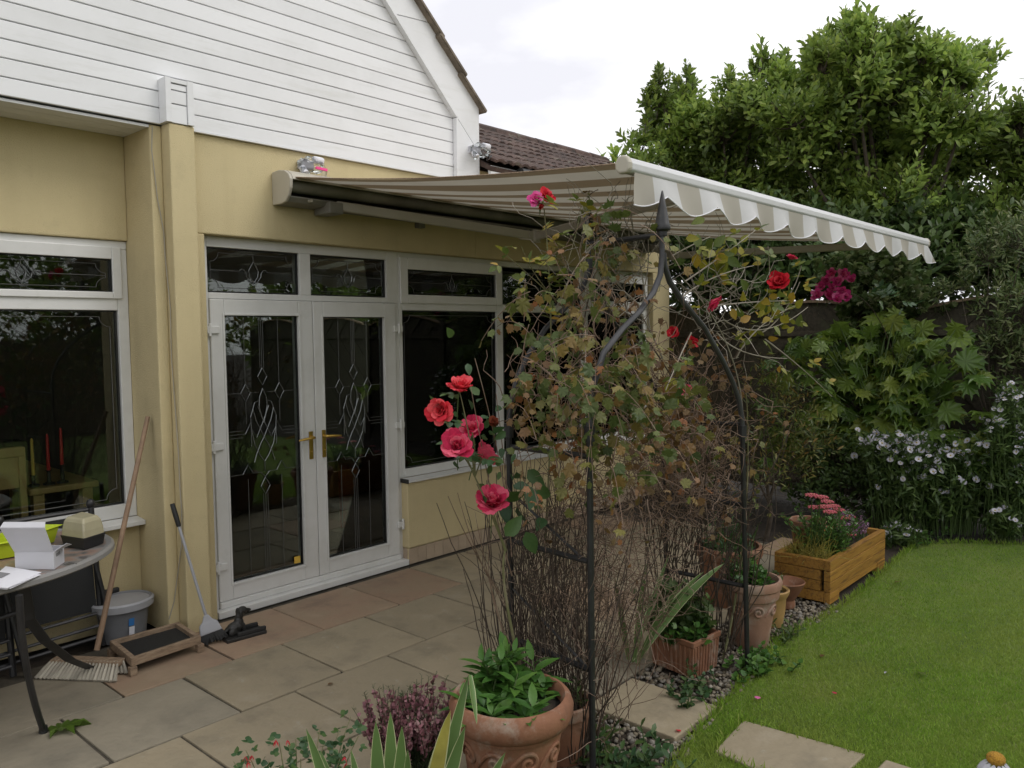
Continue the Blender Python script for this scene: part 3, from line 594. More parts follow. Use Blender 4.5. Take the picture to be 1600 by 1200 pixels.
q = MB(); q.box(a-.02, b_+.02, 5.345, 5.72, .46, .50); P('seat', q, M['pine'], ch, bevel=.01)
for x in (a, b_): q = MB(); q.box(x-.02, x+.02, 5.66, 5.70, .05, .46); P('leg', q, M['pine'], ch)
tb = room_thing('dining_table', 'dark wooden dining table with candles inside the left window', 'table', (1.8, 6.1, .05))
zt2 = WY(70, 756, 5.5)[2]
q = MB(); q.box(1.62, 2.02, 5.36, 6.9, zt2-.04, zt2); P('tabletop', q, M['pine'], tb, bevel=.008)
for x in (1.68, 1.96):
    for y in (5.42, 6.8): q = MB(); q.box(x-.03, x+.03, y-.03, y+.03, .05, zt2-.041); P('leg', q, M['pine'], tb)
for px, top, bot, m_, lab in ((52, 690, 745, 'candle_yellow', 'thin yellow candle standing on the table inside the left window'), (76, 683, 737, 'candle_red', 'shorter red candle on the table inside the left window'), (97, 673, 728, 'candle_red', 'taller red candle nearest the window frame inside the left window')):
    p, t_ = WY(px, bot, 5.45), WY(px+1, top, 5.45); c = thing('candle', lab, 'candle', (p[0], 5.45, zt2))
    q = MB(); q.lathe([(.034, 0), (.034, .01), (.012, .02), (.011, max(.03, p[2]-zt2)), (.02, max(.04, p[2]-zt2+.01))], 12, (p[0], 5.45, zt2)); P('holder', q, M['castiron'], c, smooth='auto')
    q = MB(); q.lathe([(.011, 0), (.008, t_[2]-p[2]), (.002, t_[2]-p[2]+.012)], 10, (p[0], 5.45, max(zt2+.04, p[2]+.01))); P('wax', q, M[m_], c, smooth='auto')
# ================================================================== awning
aw = thing('awning', 'open beige and white striped awning with scalloped valance over the patio', 'awning', (2.9, 4.595, 2.6))
AX0, AX1 = 2.875, 7.22
prof = [(4.597, 2.573), (4.597, 2.779), (4.52, 2.785), (4.455, 2.775), (4.41, 2.75), (4.388, 2.715), (4.392, 2.66), (4.415, 2.615), (4.45, 2.582), (4.50, 2.572)]
for x0, x1 in ((2.853, 2.8745), (7.2205, 7.242)): q = MB(); q.prism(prof, x0, x1, 'x'); P('end_cap', q, M['cassette'], aw, bevel=.006)
q = MB(); q.prism([(4.597, 2.767), (4.52, 2.773), (4.455, 2.764), (4.415, 2.741), (4.395, 2.712), (4.389, 2.716), (4.411, 2.751), (4.455, 2.776), (4.52, 2.786), (4.597, 2.780)][::-1], AX0, AX1, 'x'); P('hood', q, M['cassette'], aw)
q = MB(); q.box(AX0, AX1, 4.58, 4.597, 2.575, 2.766); q.prism([(4.579, 2.575), (4.46, 2.584), (4.43, 2.61), (4.433, 2.618), (4.47, 2.594), (4.579, 2.585)], AX0, AX1, 'x'); P('back_profile', q, M['darkcav'], aw)
q = MB(); q.tube([(AX0+.004, 4.475, 2.69), (AX1-.004, 4.475, 2.69)], .045, 14); P('roller', q, M['darkcav'], aw, smooth='auto')
for x in (3.02, 3.2): q = MB(); q.tube([(x, 4.44, 2.60), (x, 4.41, 2.60)], .010, 8); P('bolt', q, M['cassette'], aw, smooth='auto')
nx, ny = 90, 24; V = []; F = []
for j in range(ny+1):
    t = j/ny; y = 4.455+(1.945-4.455)*t
    for i in range(nx+1):
        x = 2.90+(7.19-2.90)*i/nx; V.append((x, y, 2.738+(2.458-2.738)*t-.035*sin(pi*t)-.006*sin(x*9+t*3)*sin(pi*t)))
F = [(j*(nx+1)+i, j*(nx+1)+i+1, (j+1)*(nx+1)+i+1, (j+1)*(nx+1)+i) for j in range(ny) for i in range(nx)]
q = MB().add(V, F); P('canopy', q, M['canopy'], aw, smooth=True)
hem = MB(); hem.tube([(2.90, 4.455+(1.945-4.455)*t, 2.738+(2.458-2.738)*t-.035*sin(pi*t)) for t in np.linspace(0, 1, 18)], .004, 6); P('canopy_hem', hem, M['wood_old'], aw)
fbp = [(1.955, 2.424), (1.957, 2.448), (1.945, 2.468), (1.925, 2.476), (1.903, 2.468), (1.892, 2.445), (1.893, 2.420), (1.905, 2.408), (1.94, 2.408)]
q = MB(); q.prism(fbp, 2.868, 7.205, 'x'); P('front_bar', q, M['whitebar'], aw, bevel=.004)
for x0, x1 in ((2.838, 2.8675), (7.2055, 7.228)): q = MB(); q.prism([((a-1.925)*1.16+1.925, (b-2.443)*1.16+2.443) for a, b in fbp], x0, x1, 'x'); P('end_cap', q, M['cassette'], aw, bevel=.010, seg=3)
nx, ny = 300, 9; V = []
for j in range(ny+1):
    t = j/ny
    for i in range(nx+1):
        x = 2.895+(7.19-2.895)*i/nx; ph = (x-3.335)/.4165
        uu = ((ph+.5) % 1-.5)*2; zb = 2.332-.060*(1-abs(uu)**2.1)
        fold = .008*cos(2*pi*ph)*t+.012*sin(x*3.1)*t+.010*sin(x*17)*t*t
        xs = x-.03*t*math.exp(-(x-2.895)*3)+.16*t*math.exp(-(7.19-x)*5)
        V.append((xs, 1.899-.02*t+fold, 2.412+(zb-2.412)*t))
F = [(j*(nx+1)+i, (j+1)*(nx+1)+i, (j+1)*(nx+1)+i+1, j*(nx+1)+i+1) for j in range(ny) for i in range(nx)]
P('valance', MB().add(V, F), M['fabric'], aw, smooth=True)
pp = MB(); pp.tube([(V[ny*(nx+1)+i][0], V[ny*(nx+1)+i][1]-.001, V[ny*(nx+1)+i][2]) for i in range(0, nx+1, 2)], .003, 5); P('valance_piping', pp, M['whitepaper'], aw)
def arm(p, q_, w=.030, h=.062):
    p = Vector(p); q_ = Vector(q_); d = (q_-p); R = d.to_track_quat('X', 'Z').to_matrix(); mb = MB(); mb.obox((p+q_)/2, (d.length, w, h), R); return P('arm', mb, M['arm'], aw, bevel=.010)
EL = ((3.22, 4.43, 2.592), (4.66, 3.93, 2.465), (3.60, 1.965, 2.43)); ER = ((7.02, 4.43, 2.592), (6.75, 4.00, 2.455), (7.10, 1.965, 2.43))
for a, b_, c in (EL, ER):
    arm(a, b_); arm(b_, c)
    q = MB(); q.tube([(b_[0], b_[1], b_[2]-.045), (b_[0], b_[1], b_[2]+.045)], .034, 12); P('elbow', q, M['arm'], aw, smooth='auto')
    q = MB(); q.box(a[0]-.07, a[0]+.04, 4.40, 4.578, 2.535, 2.61); P('shoulder_bracket', q, M['darkcav'], aw, bevel=.008)
    q = MB(); q.box(c[0]-.03, c[0]+.03, 1.95, 1.99, 2.405, 2.45); P('front_bracket', q, M['cassette'], aw, bevel=.005)
for x in (4.05, 5.6): q = MB(); q.box(x, x+.06, 4.55, 4.598, 2.535, 2.574); P('wall_bracket', q, M['darkcav'], aw)
# ================================================================== floodlights wrapped in clear plastic
def flood(c, label, pink):
    L_ = thing('security_light', label, 'light', c); x, y, z = c; r = random.Random(int(x*100))
    q = MB(); q.box(x-.05, x+.05, y+.02, y+.075, z-.03, z+.03); P('mount', q, M['card'], L_, bevel=.01)
    q = MB(); q.obox((x+.03, y-.05, z+.02), (.07, .06, .042), Matrix.Rotation(.3, 3, 'X')); P('lamp_head', q, M['whitepaper'], L_, bevel=.015)
    q = MB(); q.tube([(x-.06, y, z-.03), (x-.055, y-.03, z-.075)], [.02, .026], 10); P('sensor', q, M['whitepaper'], L_, smooth='auto')
    bm = bmesh.new(); bmesh.ops.create_icosphere(bm, subdivisions=3, radius=1)
    for v in bm.verts:
        k = 1+.22*r.uniform(-1, 1)*(abs(v.co.z)+.3); v.co = Vector((x+v.co.x*.095*k, y-.02+v.co.y*.06*k, z-.012+v.co.z*.05*k))
    q = MB(); q.add([v.co[:] for v in bm.verts], [[w_.index for w_ in f.verts] for f in bm.faces]); bm.free(); P('plastic_wrap', q, M['clearplastic'], L_)
    for s in (-.07, .085):
        q = MB(); q.obox((x+s, y-.03, z-.065), (.03, .02, .06), Matrix.Rotation(s*3, 3, 'Y')); P('wrap_tail', q, M['clearplastic'], L_)
    if pink: q = MB(); q.obox((x+.03, y-.085, z-.04), (.085, .012, .016), Matrix.Rotation(.05, 3, 'Y')); P('tie', q, M['pink'], L_)
c1 = WY(748, 233, 4.48); flood((c1[0], 4.48, c1[2]), 'security light wrapped in clear plastic on the white corner board of the gable', False)
c2 = WY(484, 256, 4.52); flood((c2[0], 4.52, c2[2]), 'plastic wrapped light with a pink tie on the yellow wall above the awning', True)
# ================================================================== cable on the pier
cb = []
for px, py in ((238, 197), (237, 235), (241, 265), (246, 310), (256, 362), (258, 400), (262, 440), (266, 480), (268, 560), (274, 640), (279, 710), (281, 760), (284, 800), (284, 850), (280, 880), (272, 940), (264, 968)):
    p = WY(px, py, 4.592); cb.append(p if p[0] < 2.147 else WX(px, py, 2.147))
q = MB(); q.tube(cb, .003, 6); o = P('cable', q, M['cable'], None, smooth='auto'); tag(o, 'thin grey cable hanging down the yellow pier left of the French doors', 'cable')
# ================================================================== garden table and what stands on it
TZ = .75; TC = (.823, 4.235); TA, TB = .80, .60
tb = thing('garden_table', 'oval garden table with mosaic top and black metal legs by the left window', 'table', (TC[0], TC[1], 0))
N_ = 64; ang = [2*pi*i/N_ for i in range(N_)]
q = MB(); q.prism([(TC[0]+(TA-.035)*cos(a), TC[1]+(TB-.035)*sin(a)) for a in ang], TZ-.012, TZ-.001, 'z'); P('tabletop', q, M['tabletop'], tb)
V = []; rp = [(-.036, -.016), (-.036, 0), (-.012, .006), (0, -.004), (.002, -.022), (-.010, -.030)]
for a in ang:
    for dr, dz in rp: V.append((TC[0]+(TA+dr)*cos(a), TC[1]+(TB+dr)*sin(a), TZ+dz))
m = len(rp); F = [(i*m+k, ((i+1) % N_)*m+k, ((i+1) % N_)*m+(k+1) % m, i*m+(k+1) % m) for i in range(N_) for k in range(m)]
P('rim', MB().add(V, F), M['tablerim'], tb, smooth='auto')
f1, f2 = G(68, 1145), G(153, 1050)
def curve(p, c, q_, n=10): return [tuple((1-t)**2*np.array(p)+2*t*(1-t)*np.array(c)+t*t*np.array(q_)) for t in np.linspace(0, 1, n)]
t1 = G(30, 930, .715); t2 = G(66, 905, .715)
def leg(pts, r=.014):
    q = MB(); q.tube(pts, r, 10); o = P('leg', q, M['blackmetal'], tb, smooth='auto'); e = pts[-1]
    q = MB(); q.tube([(e[0], e[1], .03), (e[0], e[1], 0)], [.017, .019], 10); P('foot_cap', q, M['blackplastic'], o, smooth='auto')
leg(curve(t1, (t1[0]+.0, t1[1]+.02, .40), (f1[0], f1[1], .012)))
def flat(pts, wdt=.05, th=.012):
    q = MB(); V = []
    for p in pts:
        p = np.array(p, float); sd = np.array([.94, -.34, 0])*wdt/2; tt = np.array([.34, .94, 0])*th/2
        V += [p-sd-tt, p+sd-tt, p+sd+tt, p-sd+tt]
    n = len(pts); F = [(i*4+k, i*4+(k+1) % 4, (i+1)*4+(k+1) % 4, (i+1)*4+k) for i in range(n-1) for k in range(4)]+[(3, 2, 1, 0), (n*4-4, n*4-3, n*4-2, n*4-1)]
    return q.add(V, F)
p2 = [G(70, 905, .715), G(70, 935, .62), G(73, 965, .50), G(88, 990, .36), G(118, 1022, .16), (f2[0], f2[1], .012)]
p2 = [np.array(p) for p in p2]; a0 = np.array([TC[0]+.33, TC[1]-.22, .715]); p2 = [a0+(np.array([f2[0], f2[1], 0])-a0)*0, a0*.97+np.array([f2[0], f2[1], .62])*.03, np.array([a0[0]*.9+f2[0]*.1, a0[1]*.9+f2[1]*.1, .47]), np.array([a0[0]*.72+f2[0]*.28, a0[1]*.72+f2[1]*.28, .33]), np.array([a0[0]*.4+f2[0]*.6, a0[1]*.4+f2[1]*.6, .16]), np.array([f2[0], f2[1], .006])]
P('leg', flat(p2), M['blackmetal'], tb, bevel=.003)
for sx, sy in ((-1, -1), (-1, 1)):
    leg(curve((TC[0]+sx*.4, TC[1]+sy*.25, .715), (TC[0]+sx*.36, TC[1]+sy*.24, .4), (TC[0]+sx*.62, TC[1]+sy*.42, .012)))
q = MB(); q.tube(curve((TC[0]-.40, TC[1]-.22, .50), (TC[0], TC[1]-.02, .42), (TC[0]+.33, TC[1]-.2, .52)), .012, 8); P('stretcher', q, M['blackmetal'], tb, smooth='auto')
# white card box with open lid
bx = G(102, 886, TZ)[:2]; c0 = np.array(G(24, 890, TZ)[:2]); c1_ = np.array(G(85, 890, TZ)[:2]); c2_ = np.array(G(102, 878, TZ)[:2])
u = (c1_-c0); v = (c2_-c1_); v = v/np.linalg.norm(v)*.11; bh_ = .078
cbx = thing('card_box', 'open white cardboard box with its lid up on the garden table', 'box', (*((c0+c1_)/2), TZ))
def quadbox(poly, z0, z1, mb): mb.prism([tuple(p) for p in poly], z0, z1, 'z')
q = MB(); n_u = u/np.linalg.norm(u)*.003; n_v = v/np.linalg.norm(v)*.003
quadbox([c0, c1_, c1_+n_v, c0+n_v], TZ+.003, TZ+bh_, q); quadbox([c0+v-n_v, c1_+v-n_v, c1_+v, c0+v], TZ+.003, TZ+bh_, q)
quadbox([c0+n_v, c0+n_u+n_v, c0+n_u+v-n_v, c0+v-n_v], TZ+.003, TZ+bh_, q); quadbox([c1_-n_u+n_v, c1_+n_v, c1_+v-n_v, c1_-n_u+v-n_v], TZ+.003, TZ+bh_, q); quadbox([c0, c1_, c1_+v, c0+v], TZ+.001, TZ+.0028, q)
P('body', q, M['card'], cbx)
def slab3(a, b_, c, d, th, mb):
    a, b_, c, d = [np.array(p, float) for p in (a, b_, c, d)]; n = np.cross(b_-a, d-a); n = n/np.linalg.norm(n)*th; mb.hexa([a, b_, c, d], [a+n, b_+n, c+n, d+n])
z3 = lambda p, z: np.array([p[0], p[1], z])
l0, l1 = z3(c0, TZ+bh_+.001), z3(c1_, TZ+bh_+.001); up = np.array([-v[0]*.42, -v[1]*.42, .115]); out_ = u/np.linalg.norm(u)
q = MB(); slab3(l0, l1, l1+up-np.append(out_, 0)*.012, l0+up-np.append(out_, 0)*.035, .002, q); t_ = up*.16+np.array([v[0], v[1], 0])*.3; slab3(l0+up-np.append(out_, 0)*.035, l1+up-np.append(out_, 0)*.012, l1+up-np.append(out_, 0)*.02+t_, l0+up-np.append(out_, 0)*.03+t_, .002, q); P('lid', q, M['card'], cbx)
q = MB(); slab3(z3(c1_+v*.1, TZ+bh_), z3(c1_+v*.9, TZ+bh_), z3(c1_+v*.8, TZ+bh_+.01)+np.append(out_, 0)*.045, z3(c1_+v*.3, TZ+bh_+.03)+np.append(out_, 0)*.045, .0015, q); P('side_flap', q, M['card'], cbx)
q = MB(); slab3(z3(c1_+v*.2, TZ+.05)+np.append(out_, 0)*.0005, z3(c1_+v*.62, TZ+.05)+np.append(out_, 0)*.0005, z3(c1_+v*.62, TZ+.064)+np.append(out_, 0)*.0005, z3(c1_+v*.2, TZ+.064)+np.append(out_, 0)*.0005, .0006, q); P('printed_label', q, M['print'], cbx)
# papers
pa = thing('papers', 'loose stack of white printed papers on the edge of the garden table', 'papers', (*G(20, 908, TZ)[:2], TZ))
r = random.Random(3)
for k in range(5):
    a = [np.array(G(x_+r.uniform(-4, 4), y_+r.uniform(-2, 2), TZ)) for x_, y_ in ((-25, 918), (12, 922), (62, 900), (12, 890))]
    q = MB(); slab3(*[p+np.array([0, 0, .002+k*.0022]) for p in a], .0014, q); P('sheet', q, M['whitepaper'], pa)
q = MB(); a = [np.array(G(x_, y_, TZ+.014)) for x_, y_ in ((-20, 903), (2, 903), (16, 896), (-6, 893))]; slab3(*a, .0006, q); P('printed_picture', q, M['print'], pa)
# lime tray
lt = thing('seed_tray', 'lime green plastic tray behind the white box on the garden table', 'tray', (*G(40, 862, TZ)[:2], TZ))
a = [np.array(G(x_, y_, TZ)) for x_, y_ in ((-40, 884), (22, 873), (94, 846), (30, 846))]; cen = sum(a)/4
lo = [cen+(p-cen)*.86+np.array([0, 0, .004]) for p in a]; hi = [p+np.array([0, 0, .085]) for p in a]; ri = [cen+(p-cen)*1.10+np.array([0, 0, .080]) for p in a]; ins = [cen+(p-cen)*.97+np.array([0, 0, .084]) for p in a]; bot = [cen+(p-cen)*.83+np.array([0, 0, .008]) for p in a]
V = lo+hi+ri+ins+bot; F = [(3, 2, 1, 0)]+[(i, (i+1) % 4, 4+(i+1) % 4, 4+i) for i in range(4)]+[(4+i, 4+(i+1) % 4, 8+(i+1) % 4, 8+i) for i in range(4)]+[(4+i, 12+i, 12+(i+1) % 4, 4+(i+1) % 4) for i in range(4)]+[(12+i, 16+i, 16+(i+1) % 4, 12+(i+1) % 4) for i in range(4)]+[(16, 17, 18, 19)]
P('tray_body', MB().add(V, F), M['lime'], lt, bevel=.004)
# propagator
pr = thing('propagator', 'black seed propagator with a domed cloudy lid at the right end of the table', 'propagator', (*G(130, 852, TZ)[:2], TZ))
a = [np.array(G(x_, y_, TZ)) for x_, y_ in ((96, 855), (132, 861), (165, 850), (130, 841))]; cen = sum(a)/4
V = []; 
for s_, z_ in ((.90, .003), (1.0, .05), (1.03, .052), (1.03, .058), (.96, .058)): V += [cen+(p-cen)*s_+np.array([0, 0, z_]) for p in a]
F = [(3, 2, 1, 0)]+[(j*4+i, j*4+(i+1) % 4, j*4+4+(i+1) % 4, j*4+4+i) for j in range(4) for i in range(4)]+[(16, 17, 18, 19)]
P('base', MB().add(V, F), M['blackplastic'], pr, bevel=.004)
V = []
for s_, z_ in ((.99, .059), (.95, .09), (.86, .125), (.70, .145)): V += [cen+(p-cen)*s_+np.array([0, 0, z_]) for p in a]
F = [(j*4+i, j*4+(i+1) % 4, j*4+4+(i+1) % 4, j*4+4+i) for j in range(3) for i in range(4)]+[(12, 13, 14, 15)]
M['lid'] = mat('cloudy_lid', (.36, .33, .22), .25, var=.1)
P('lid', MB().add(V, F), M['lid'], pr, bevel=.008)
sc_ = thing('metal_clip', 'small metal clip lying on the table beside the white box', 'clip', (*G(108, 882, TZ)[:2], TZ)); p = np.array(G(108, 882, TZ))
q = MB(); q.tube([p+np.array([-.02, .0, .005]), p+np.array([.0, .005, .008]), p+np.array([.02, -.03, .005])], .003, 6); P('wire', q, M['lead'], sc_)
# folded chairs against the wall behind the table
def folded(xr, label, y0, wd):
    c = thing('folding_chair', label, 'chair', (xr-wd/2, y0, 0)); yb, yt, zt = y0, min(4.845, y0+.10), .80
    L_ = lambda z: yb+(yt-yb)*z/zt
    for x in (xr, xr-wd):
        q = MB(); q.tube([(x, L_(0), 0), (x, L_(zt), zt)], .017, 8); P('leg', q, M['blackmetal'], c, smooth='auto')
        q = MB(); q.tube([(x+.05, L_(0)-.05, 0), (x-.03, L_(zt)-.03, .62)], .014, 8); P('leg', q, M['blackmetal'], c, smooth='auto')
        q = MB(); q.ell((x, L_(zt), zt), (.024, .024, .03)); P('end_knob', q, M['blackplastic'], c, smooth=True)
    q = MB(); q.tube([(xr-.018, L_(.77), .77), (xr-wd+.018, L_(.77), .77)], .013, 8); P('top_rail', q, M['blackmetal'], c, smooth='auto')
    q = MB(); q.hexa([(xr-wd+.02, L_(.2)-.004, .2), (xr-.02, L_(.2)-.004, .2), (xr-.02, L_(.2)+.004, .2), (xr-wd+.02, L_(.2)+.004, .2)], [(xr-wd+.02, L_(.74)-.004, .74), (xr-.02, L_(.74)-.004, .74), (xr-.02, L_(.74)+.004, .74), (xr-wd+.02, L_(.74)+.004, .74)]); P('seat_panel', q, M['blackmesh'], c)
    for z in (.05, .11, .18):
        q = MB(); q.tube([(xr-.018, L_(z)-.045, z+.02), (xr-wd+.018, L_(z)-.045, z)], .009, 8); P('cross_bar', q, M['greymetal'], c, smooth='auto')
folded(WY(156, 920, 4.76)[0], 'folded black garden chair against the wall behind the table, nearer the broom', 4.74, .62)
folded(WY(10, 920, 4.70)[0], 'folded black garden chair behind the table at the left edge of view', 4.66, .55)
# ================================================================== broom
hb, ht = G(151, 1016, .07), WX(231, 651, 2.058)
br = thing('broom', 'wide yard broom with pale bristles leaning in the wall recess', 'broom', (hb[0], hb[1], 0))
q = MB(); q.tube([hb, (np.array(hb)+ht)/2, ht], [.015, .014, .013], 10); P('handle', q, M['wood_handle'], br, smooth='auto')
e0, e1 = np.array(G(84, 1027, .075)), np.array(G(190, 1031, .075)); dx = (e1-e0); bl_ = np.linalg.norm(dx); ux = dx/bl_
sd = np.array([ux[1], -ux[0], 0]); 
if sd[1] > 0: sd = -sd
q = MB(); slab3(e0-sd*.035, e1-sd*.035, e1+sd*.035, e0+sd*.035, .028, q); P('head', q, M['wood_old'], br, bevel=.005)
r = random.Random(5)
for k in range(21):
    for j in (-1, 1):
        p = e0+ux*(bl_*(k+.5)/21)+sd*(.02*j)+np.array([0, 0, -.03+.03]); e = p+ux*((k-10)*.0035)+sd*(.055+.03*j); e[2] = .006; p[2] = min(e0[2], .075)-.002
        q = MB(); q.tube([p, (p+e)/2+np.array([0, 0, .004]), e], [.005, .008, .011], 6); P('bristle_tuft', q, M['bristle_pale'], br)
# ================================================================== bucket
bc = thing('bucket', 'grey oval plastic bucket with a blue label standing in the wall recess', 'bucket', (1.895, 4.765, 0))
bp = [(.0, 0), (.118, 0), (.122, .01), (.140, .17), (.146, .18), (.163, .185), (.167, .20), (.165, .225), (.158, .232), (.146, .228), (.140, .20), (.118, .02), (0, .015)]
q = MB(); q.lathe(bp, 36, (1.895, 4.765, 0), 1.0, .88, .2); P('tub', q, M['greyplastic'], bc, smooth='auto')
q = MB(); q.lathe([(.158, .186), (.170, .19), (.172, .226), (.160, .235), (.158, .226)], 36, (1.895, 4.765, 0), 1.0, .88, .2); P('rim', q, M['greyplastic2'], bc, smooth='auto')
q = MB(); q.obox((1.895, 4.915, .246), (.085, .03, .03)); P('handle', q, M['blackplastic'], bc, bevel=.008)
lp = G(203, 980, .10); q = MB(); 
for dz, m_, h_ in ((.0, 'whitepaper', .05), (.052, 'bluelabel', .045)):
    q = MB(); q.add([(1.875, 4.765-.1175-.0, .05+dz), (1.905, 4.765-.118, .05+dz), (1.905, 4.765-.1262, .05+dz+h_), (1.875, 4.765-.1257, .05+dz+h_)], [(0, 1, 2, 3)])
    for i, v_ in enumerate(q.v): q.v[i] = (v_[0], v_[1]-.004-.0, v_[2])
    P('label', q, M[m_], bc)
# ================================================================== wooden framed tray on short legs
ty_ = thing('sieve_tray', 'low wooden framed mesh tray on short legs beside the long handled brush', 'tray', (1.9, 4.4, 0))
zt = .092; cs = [np.array(G(x_, y_, zt)) for x_, y_ in ((205, 1029), (314, 993), (279, 971), (171, 1001))]; cen = sum(cs)/4
inn = [cen+(p-cen)*np.array([.86, .86, 1]) for p in cs]
for i in range(4):
    j = (i+1) % 4; dz = np.array([0, 0, -.045 if i in (0, 3) else -.03])
    q = MB(); q.hexa([cs[i]+dz, cs[j]+dz, inn[j]+dz, inn[i]+dz], [cs[i], cs[j], inn[j], inn[i]]); P('rail', q, M['wood_old'], ty_, bevel=.003)
q = MB(); slab3(*[p+np.array([0, 0, -.03]) for p in inn], .006, q); P('mesh_panel', q, M['blackmesh'], ty_)
for i in range(4):
    p = cen+(cs[i]-cen)*.965; q = MB(); q.box(p[0]-.018, p[0]+.018, p[1]-.018, p[1]+.018, 0, zt-.046); P('leg', q, M['wood_old'], ty_, bevel=.002)
# ================================================================== long handled brush
db = thing('hand_brush', 'long handled grey brush with black bristles leaning on the yellow pier', 'brush', (*G(335, 1010, 0)[:2], 0))
h0, h1 = np.array(G(323, 966, .145)), WY(269, 787, 4.495); gk = h0+(h1-h0)*.80
q = MB(); q.tube([h0, gk], .0085, 10); P('handle', q, M['greyplastic2'], db, smooth='auto')
q = MB(); q.tube([gk, gk+(h1-gk)*.1, gk+(h1-gk)*.6, h1], [.0115, .0135, .0145, .013], 10); P('grip', q, M['blackplastic'], db, smooth='auto')
ax = (h0-h1)/np.linalg.norm(h0-h1); wv = np.cross(ax, [.35, 1, 0]); wv /= np.linalg.norm(wv); nv = np.cross(wv, ax)
if wv[0] < 0: wv = -wv
def bl(s, hw, th): return [h0+ax*s-wv*hw-nv*th, h0+ax*s+wv*hw-nv*th, h0+ax*s+wv*hw+nv*th, h0+ax*s-wv*hw+nv*th]
V = bl(-.02, .012, .012)+bl(.015, .03, .014)+bl(.03, .05, .016)+bl(.085, .062, .020)
P('head', MB().add(V, [(3, 2, 1, 0)]+[(j*4+i, j*4+(i+1) % 4, j*4+4+(i+1) % 4, j*4+4+i) for j in range(3) for i in range(4)]+[(12, 13, 14, 15)]), M['greyplastic2'], db, bevel=.006)
r = random.Random(8); q = MB()
for k in range(26):
    for j in (-1, 0, 1):
        s = (k-12.5)/12.5; p = h0+ax*.084+wv*s*.056+nv*j*.012; e = h0+ax*(.135+r.uniform(-.008, .01))+wv*(s*.076+r.uniform(-.006, .006))+nv*j*.022
        e[2] = max(e[2], .004); q.tube([p, (p+e)/2, e], [.004, .005, .003], 5)
o = P('bristles', q, M['bristle_black'], db, kind='stuff')
# ================================================================== cast iron dog boot brush
dg = thing('boot_scraper', 'black cast iron dog shaped boot scraper at the foot of the door', 'boot scraper', (2.36, 4.27, 0)); X0, Y0 = 2.33, 4.27
q = MB(); q.obox((X0+.03, Y0-.02, .012), (.24, .12, .022), Matrix.Rotation(-.1, 3, 'Z')); P('base', q, M['castiron'], dg, bevel=.005)
for s in (-1, 1): q = MB(); q.obox((X0+.06, Y0-.02+s*.045, .034), (.17, .022, .022), Matrix.Rotation(-.1, 3, 'Z')); P('side_brush', q, M['bristle_black'], dg, bevel=.004)
q = MB(); q.ell((X0-.005, Y0, .06), (.055, .034, .034)); q.ell((X0+.015, Y0, .078), (.030, .028, .045)); q.ell((X0+.022, Y0, .122), (.024, .022, .035), R=Matrix.Rotation(.3, 3, 'Y')); q.ell((X0+.038, Y0, .148), (.032, .024, .024)); q.ell((X0+.068, Y0, .142), (.030, .013, .012), R=Matrix.Rotation(.15, 3, 'Y'))
for s in (-1, 1):
    q.ell((X0+.022, Y0+s*.023, .138), (.013, .006, .026)); q.tube([(X0+.035, Y0+s*.018, .075), (X0+.042, Y0+s*.018, .024)], .010, 8); q.ell((X0-.035, Y0+s*.026, .042), (.028, .014, .024)); q.ell((X0-.01, Y0+s*.028, .029), (.022, .010, .009))
q.tube([(X0-.055, Y0, .055), (X0-.085, Y0, .045), (X0-.10, Y0+.01, .06)], [.010, .007, .004], 8)
o = P('dog_figure', q, M['castiron'], dg, smooth=True); rm = o.modifiers.new('remesh', 'REMESH'); rm.mode = 'VOXEL'; rm.voxel_size = .0045; rm.use_smooth_shade = True
# ================================================================== garden arch
ar = thing('garden_arch', 'black metal garden arch with pointed finials over the stepping slab path', 'arch', (3.14, 2.07, 0))
def half(pts, y): return [(x, y, z) for x, z in pts]
FL = [(2.475, 1.36), (2.477, 1.43), (2.50, 1.54), (2.57, 1.665), (2.70, 1.758), (2.82, 1.825), (2.93, 1.91), (2.985, 1.985), (2.998, 2.06), (3.0, 2.18)]
FR = [(3.76, 1.24), (3.752, 1.31), (3.72, 1.40), (3.655, 1.49), (3.55, 1.60), (3.36, 1.765), (3.16, 1.885), (3.06, 1.96), (3.018, 2.03), (3.012, 2.08)]
BL = [(2.545, 1.33), (2.555, 1.43), (2.60, 1.545), (2.68, 1.65), (2.80, 1.765), (2.95, 1.865), (3.07, 1.945), (3.115, 2.02), (3.125, 2.09), (3.125, 2.21)]
BR = [(3.80, 1.22), (3.785, 1.31), (3.74, 1.42), (3.66, 1.50), (3.52, 1.62), (3.36, 1.77), (3.22, 1.88), (3.16, 1.96), (3.142, 2.03), (3.138, 2.10)]
PR = .0128; YA, YB = 1.83, 2.31
for base, L_, y in (((2.485, 0), FL, YA), ((3.835, 0), FR, YA), ((2.552, 0), BL, YB), ((3.845, 0), BR, YB)):
    q = MB(); q.tube([(base[0], y, -.05), (base[0], y, .02), (L_[0][0], y, L_[0][1])], PR, 10); P('post', q, M['blackmetal'], ar, smooth='auto')
    q = MB(); q.tube([(L_[0][0], y, L_[0][1]+.001)]+half(L_[1:], y), [PR]*(len(L_)-2)+[PR*.95, PR*.9], 10); P('arch_bar', q, M['greymetal'] if y == YA else M['blackmetal'], ar, smooth='auto')  # front bars in paler metal, imitating sky sheen
    q = MB(); q.tube([(L_[0][0], y, L_[0][1]-.03), (L_[0][0], y, L_[0][1]+.03)], .021, 10); P('joint_sleeve', q, M['blackmetal'], ar, smooth='auto')
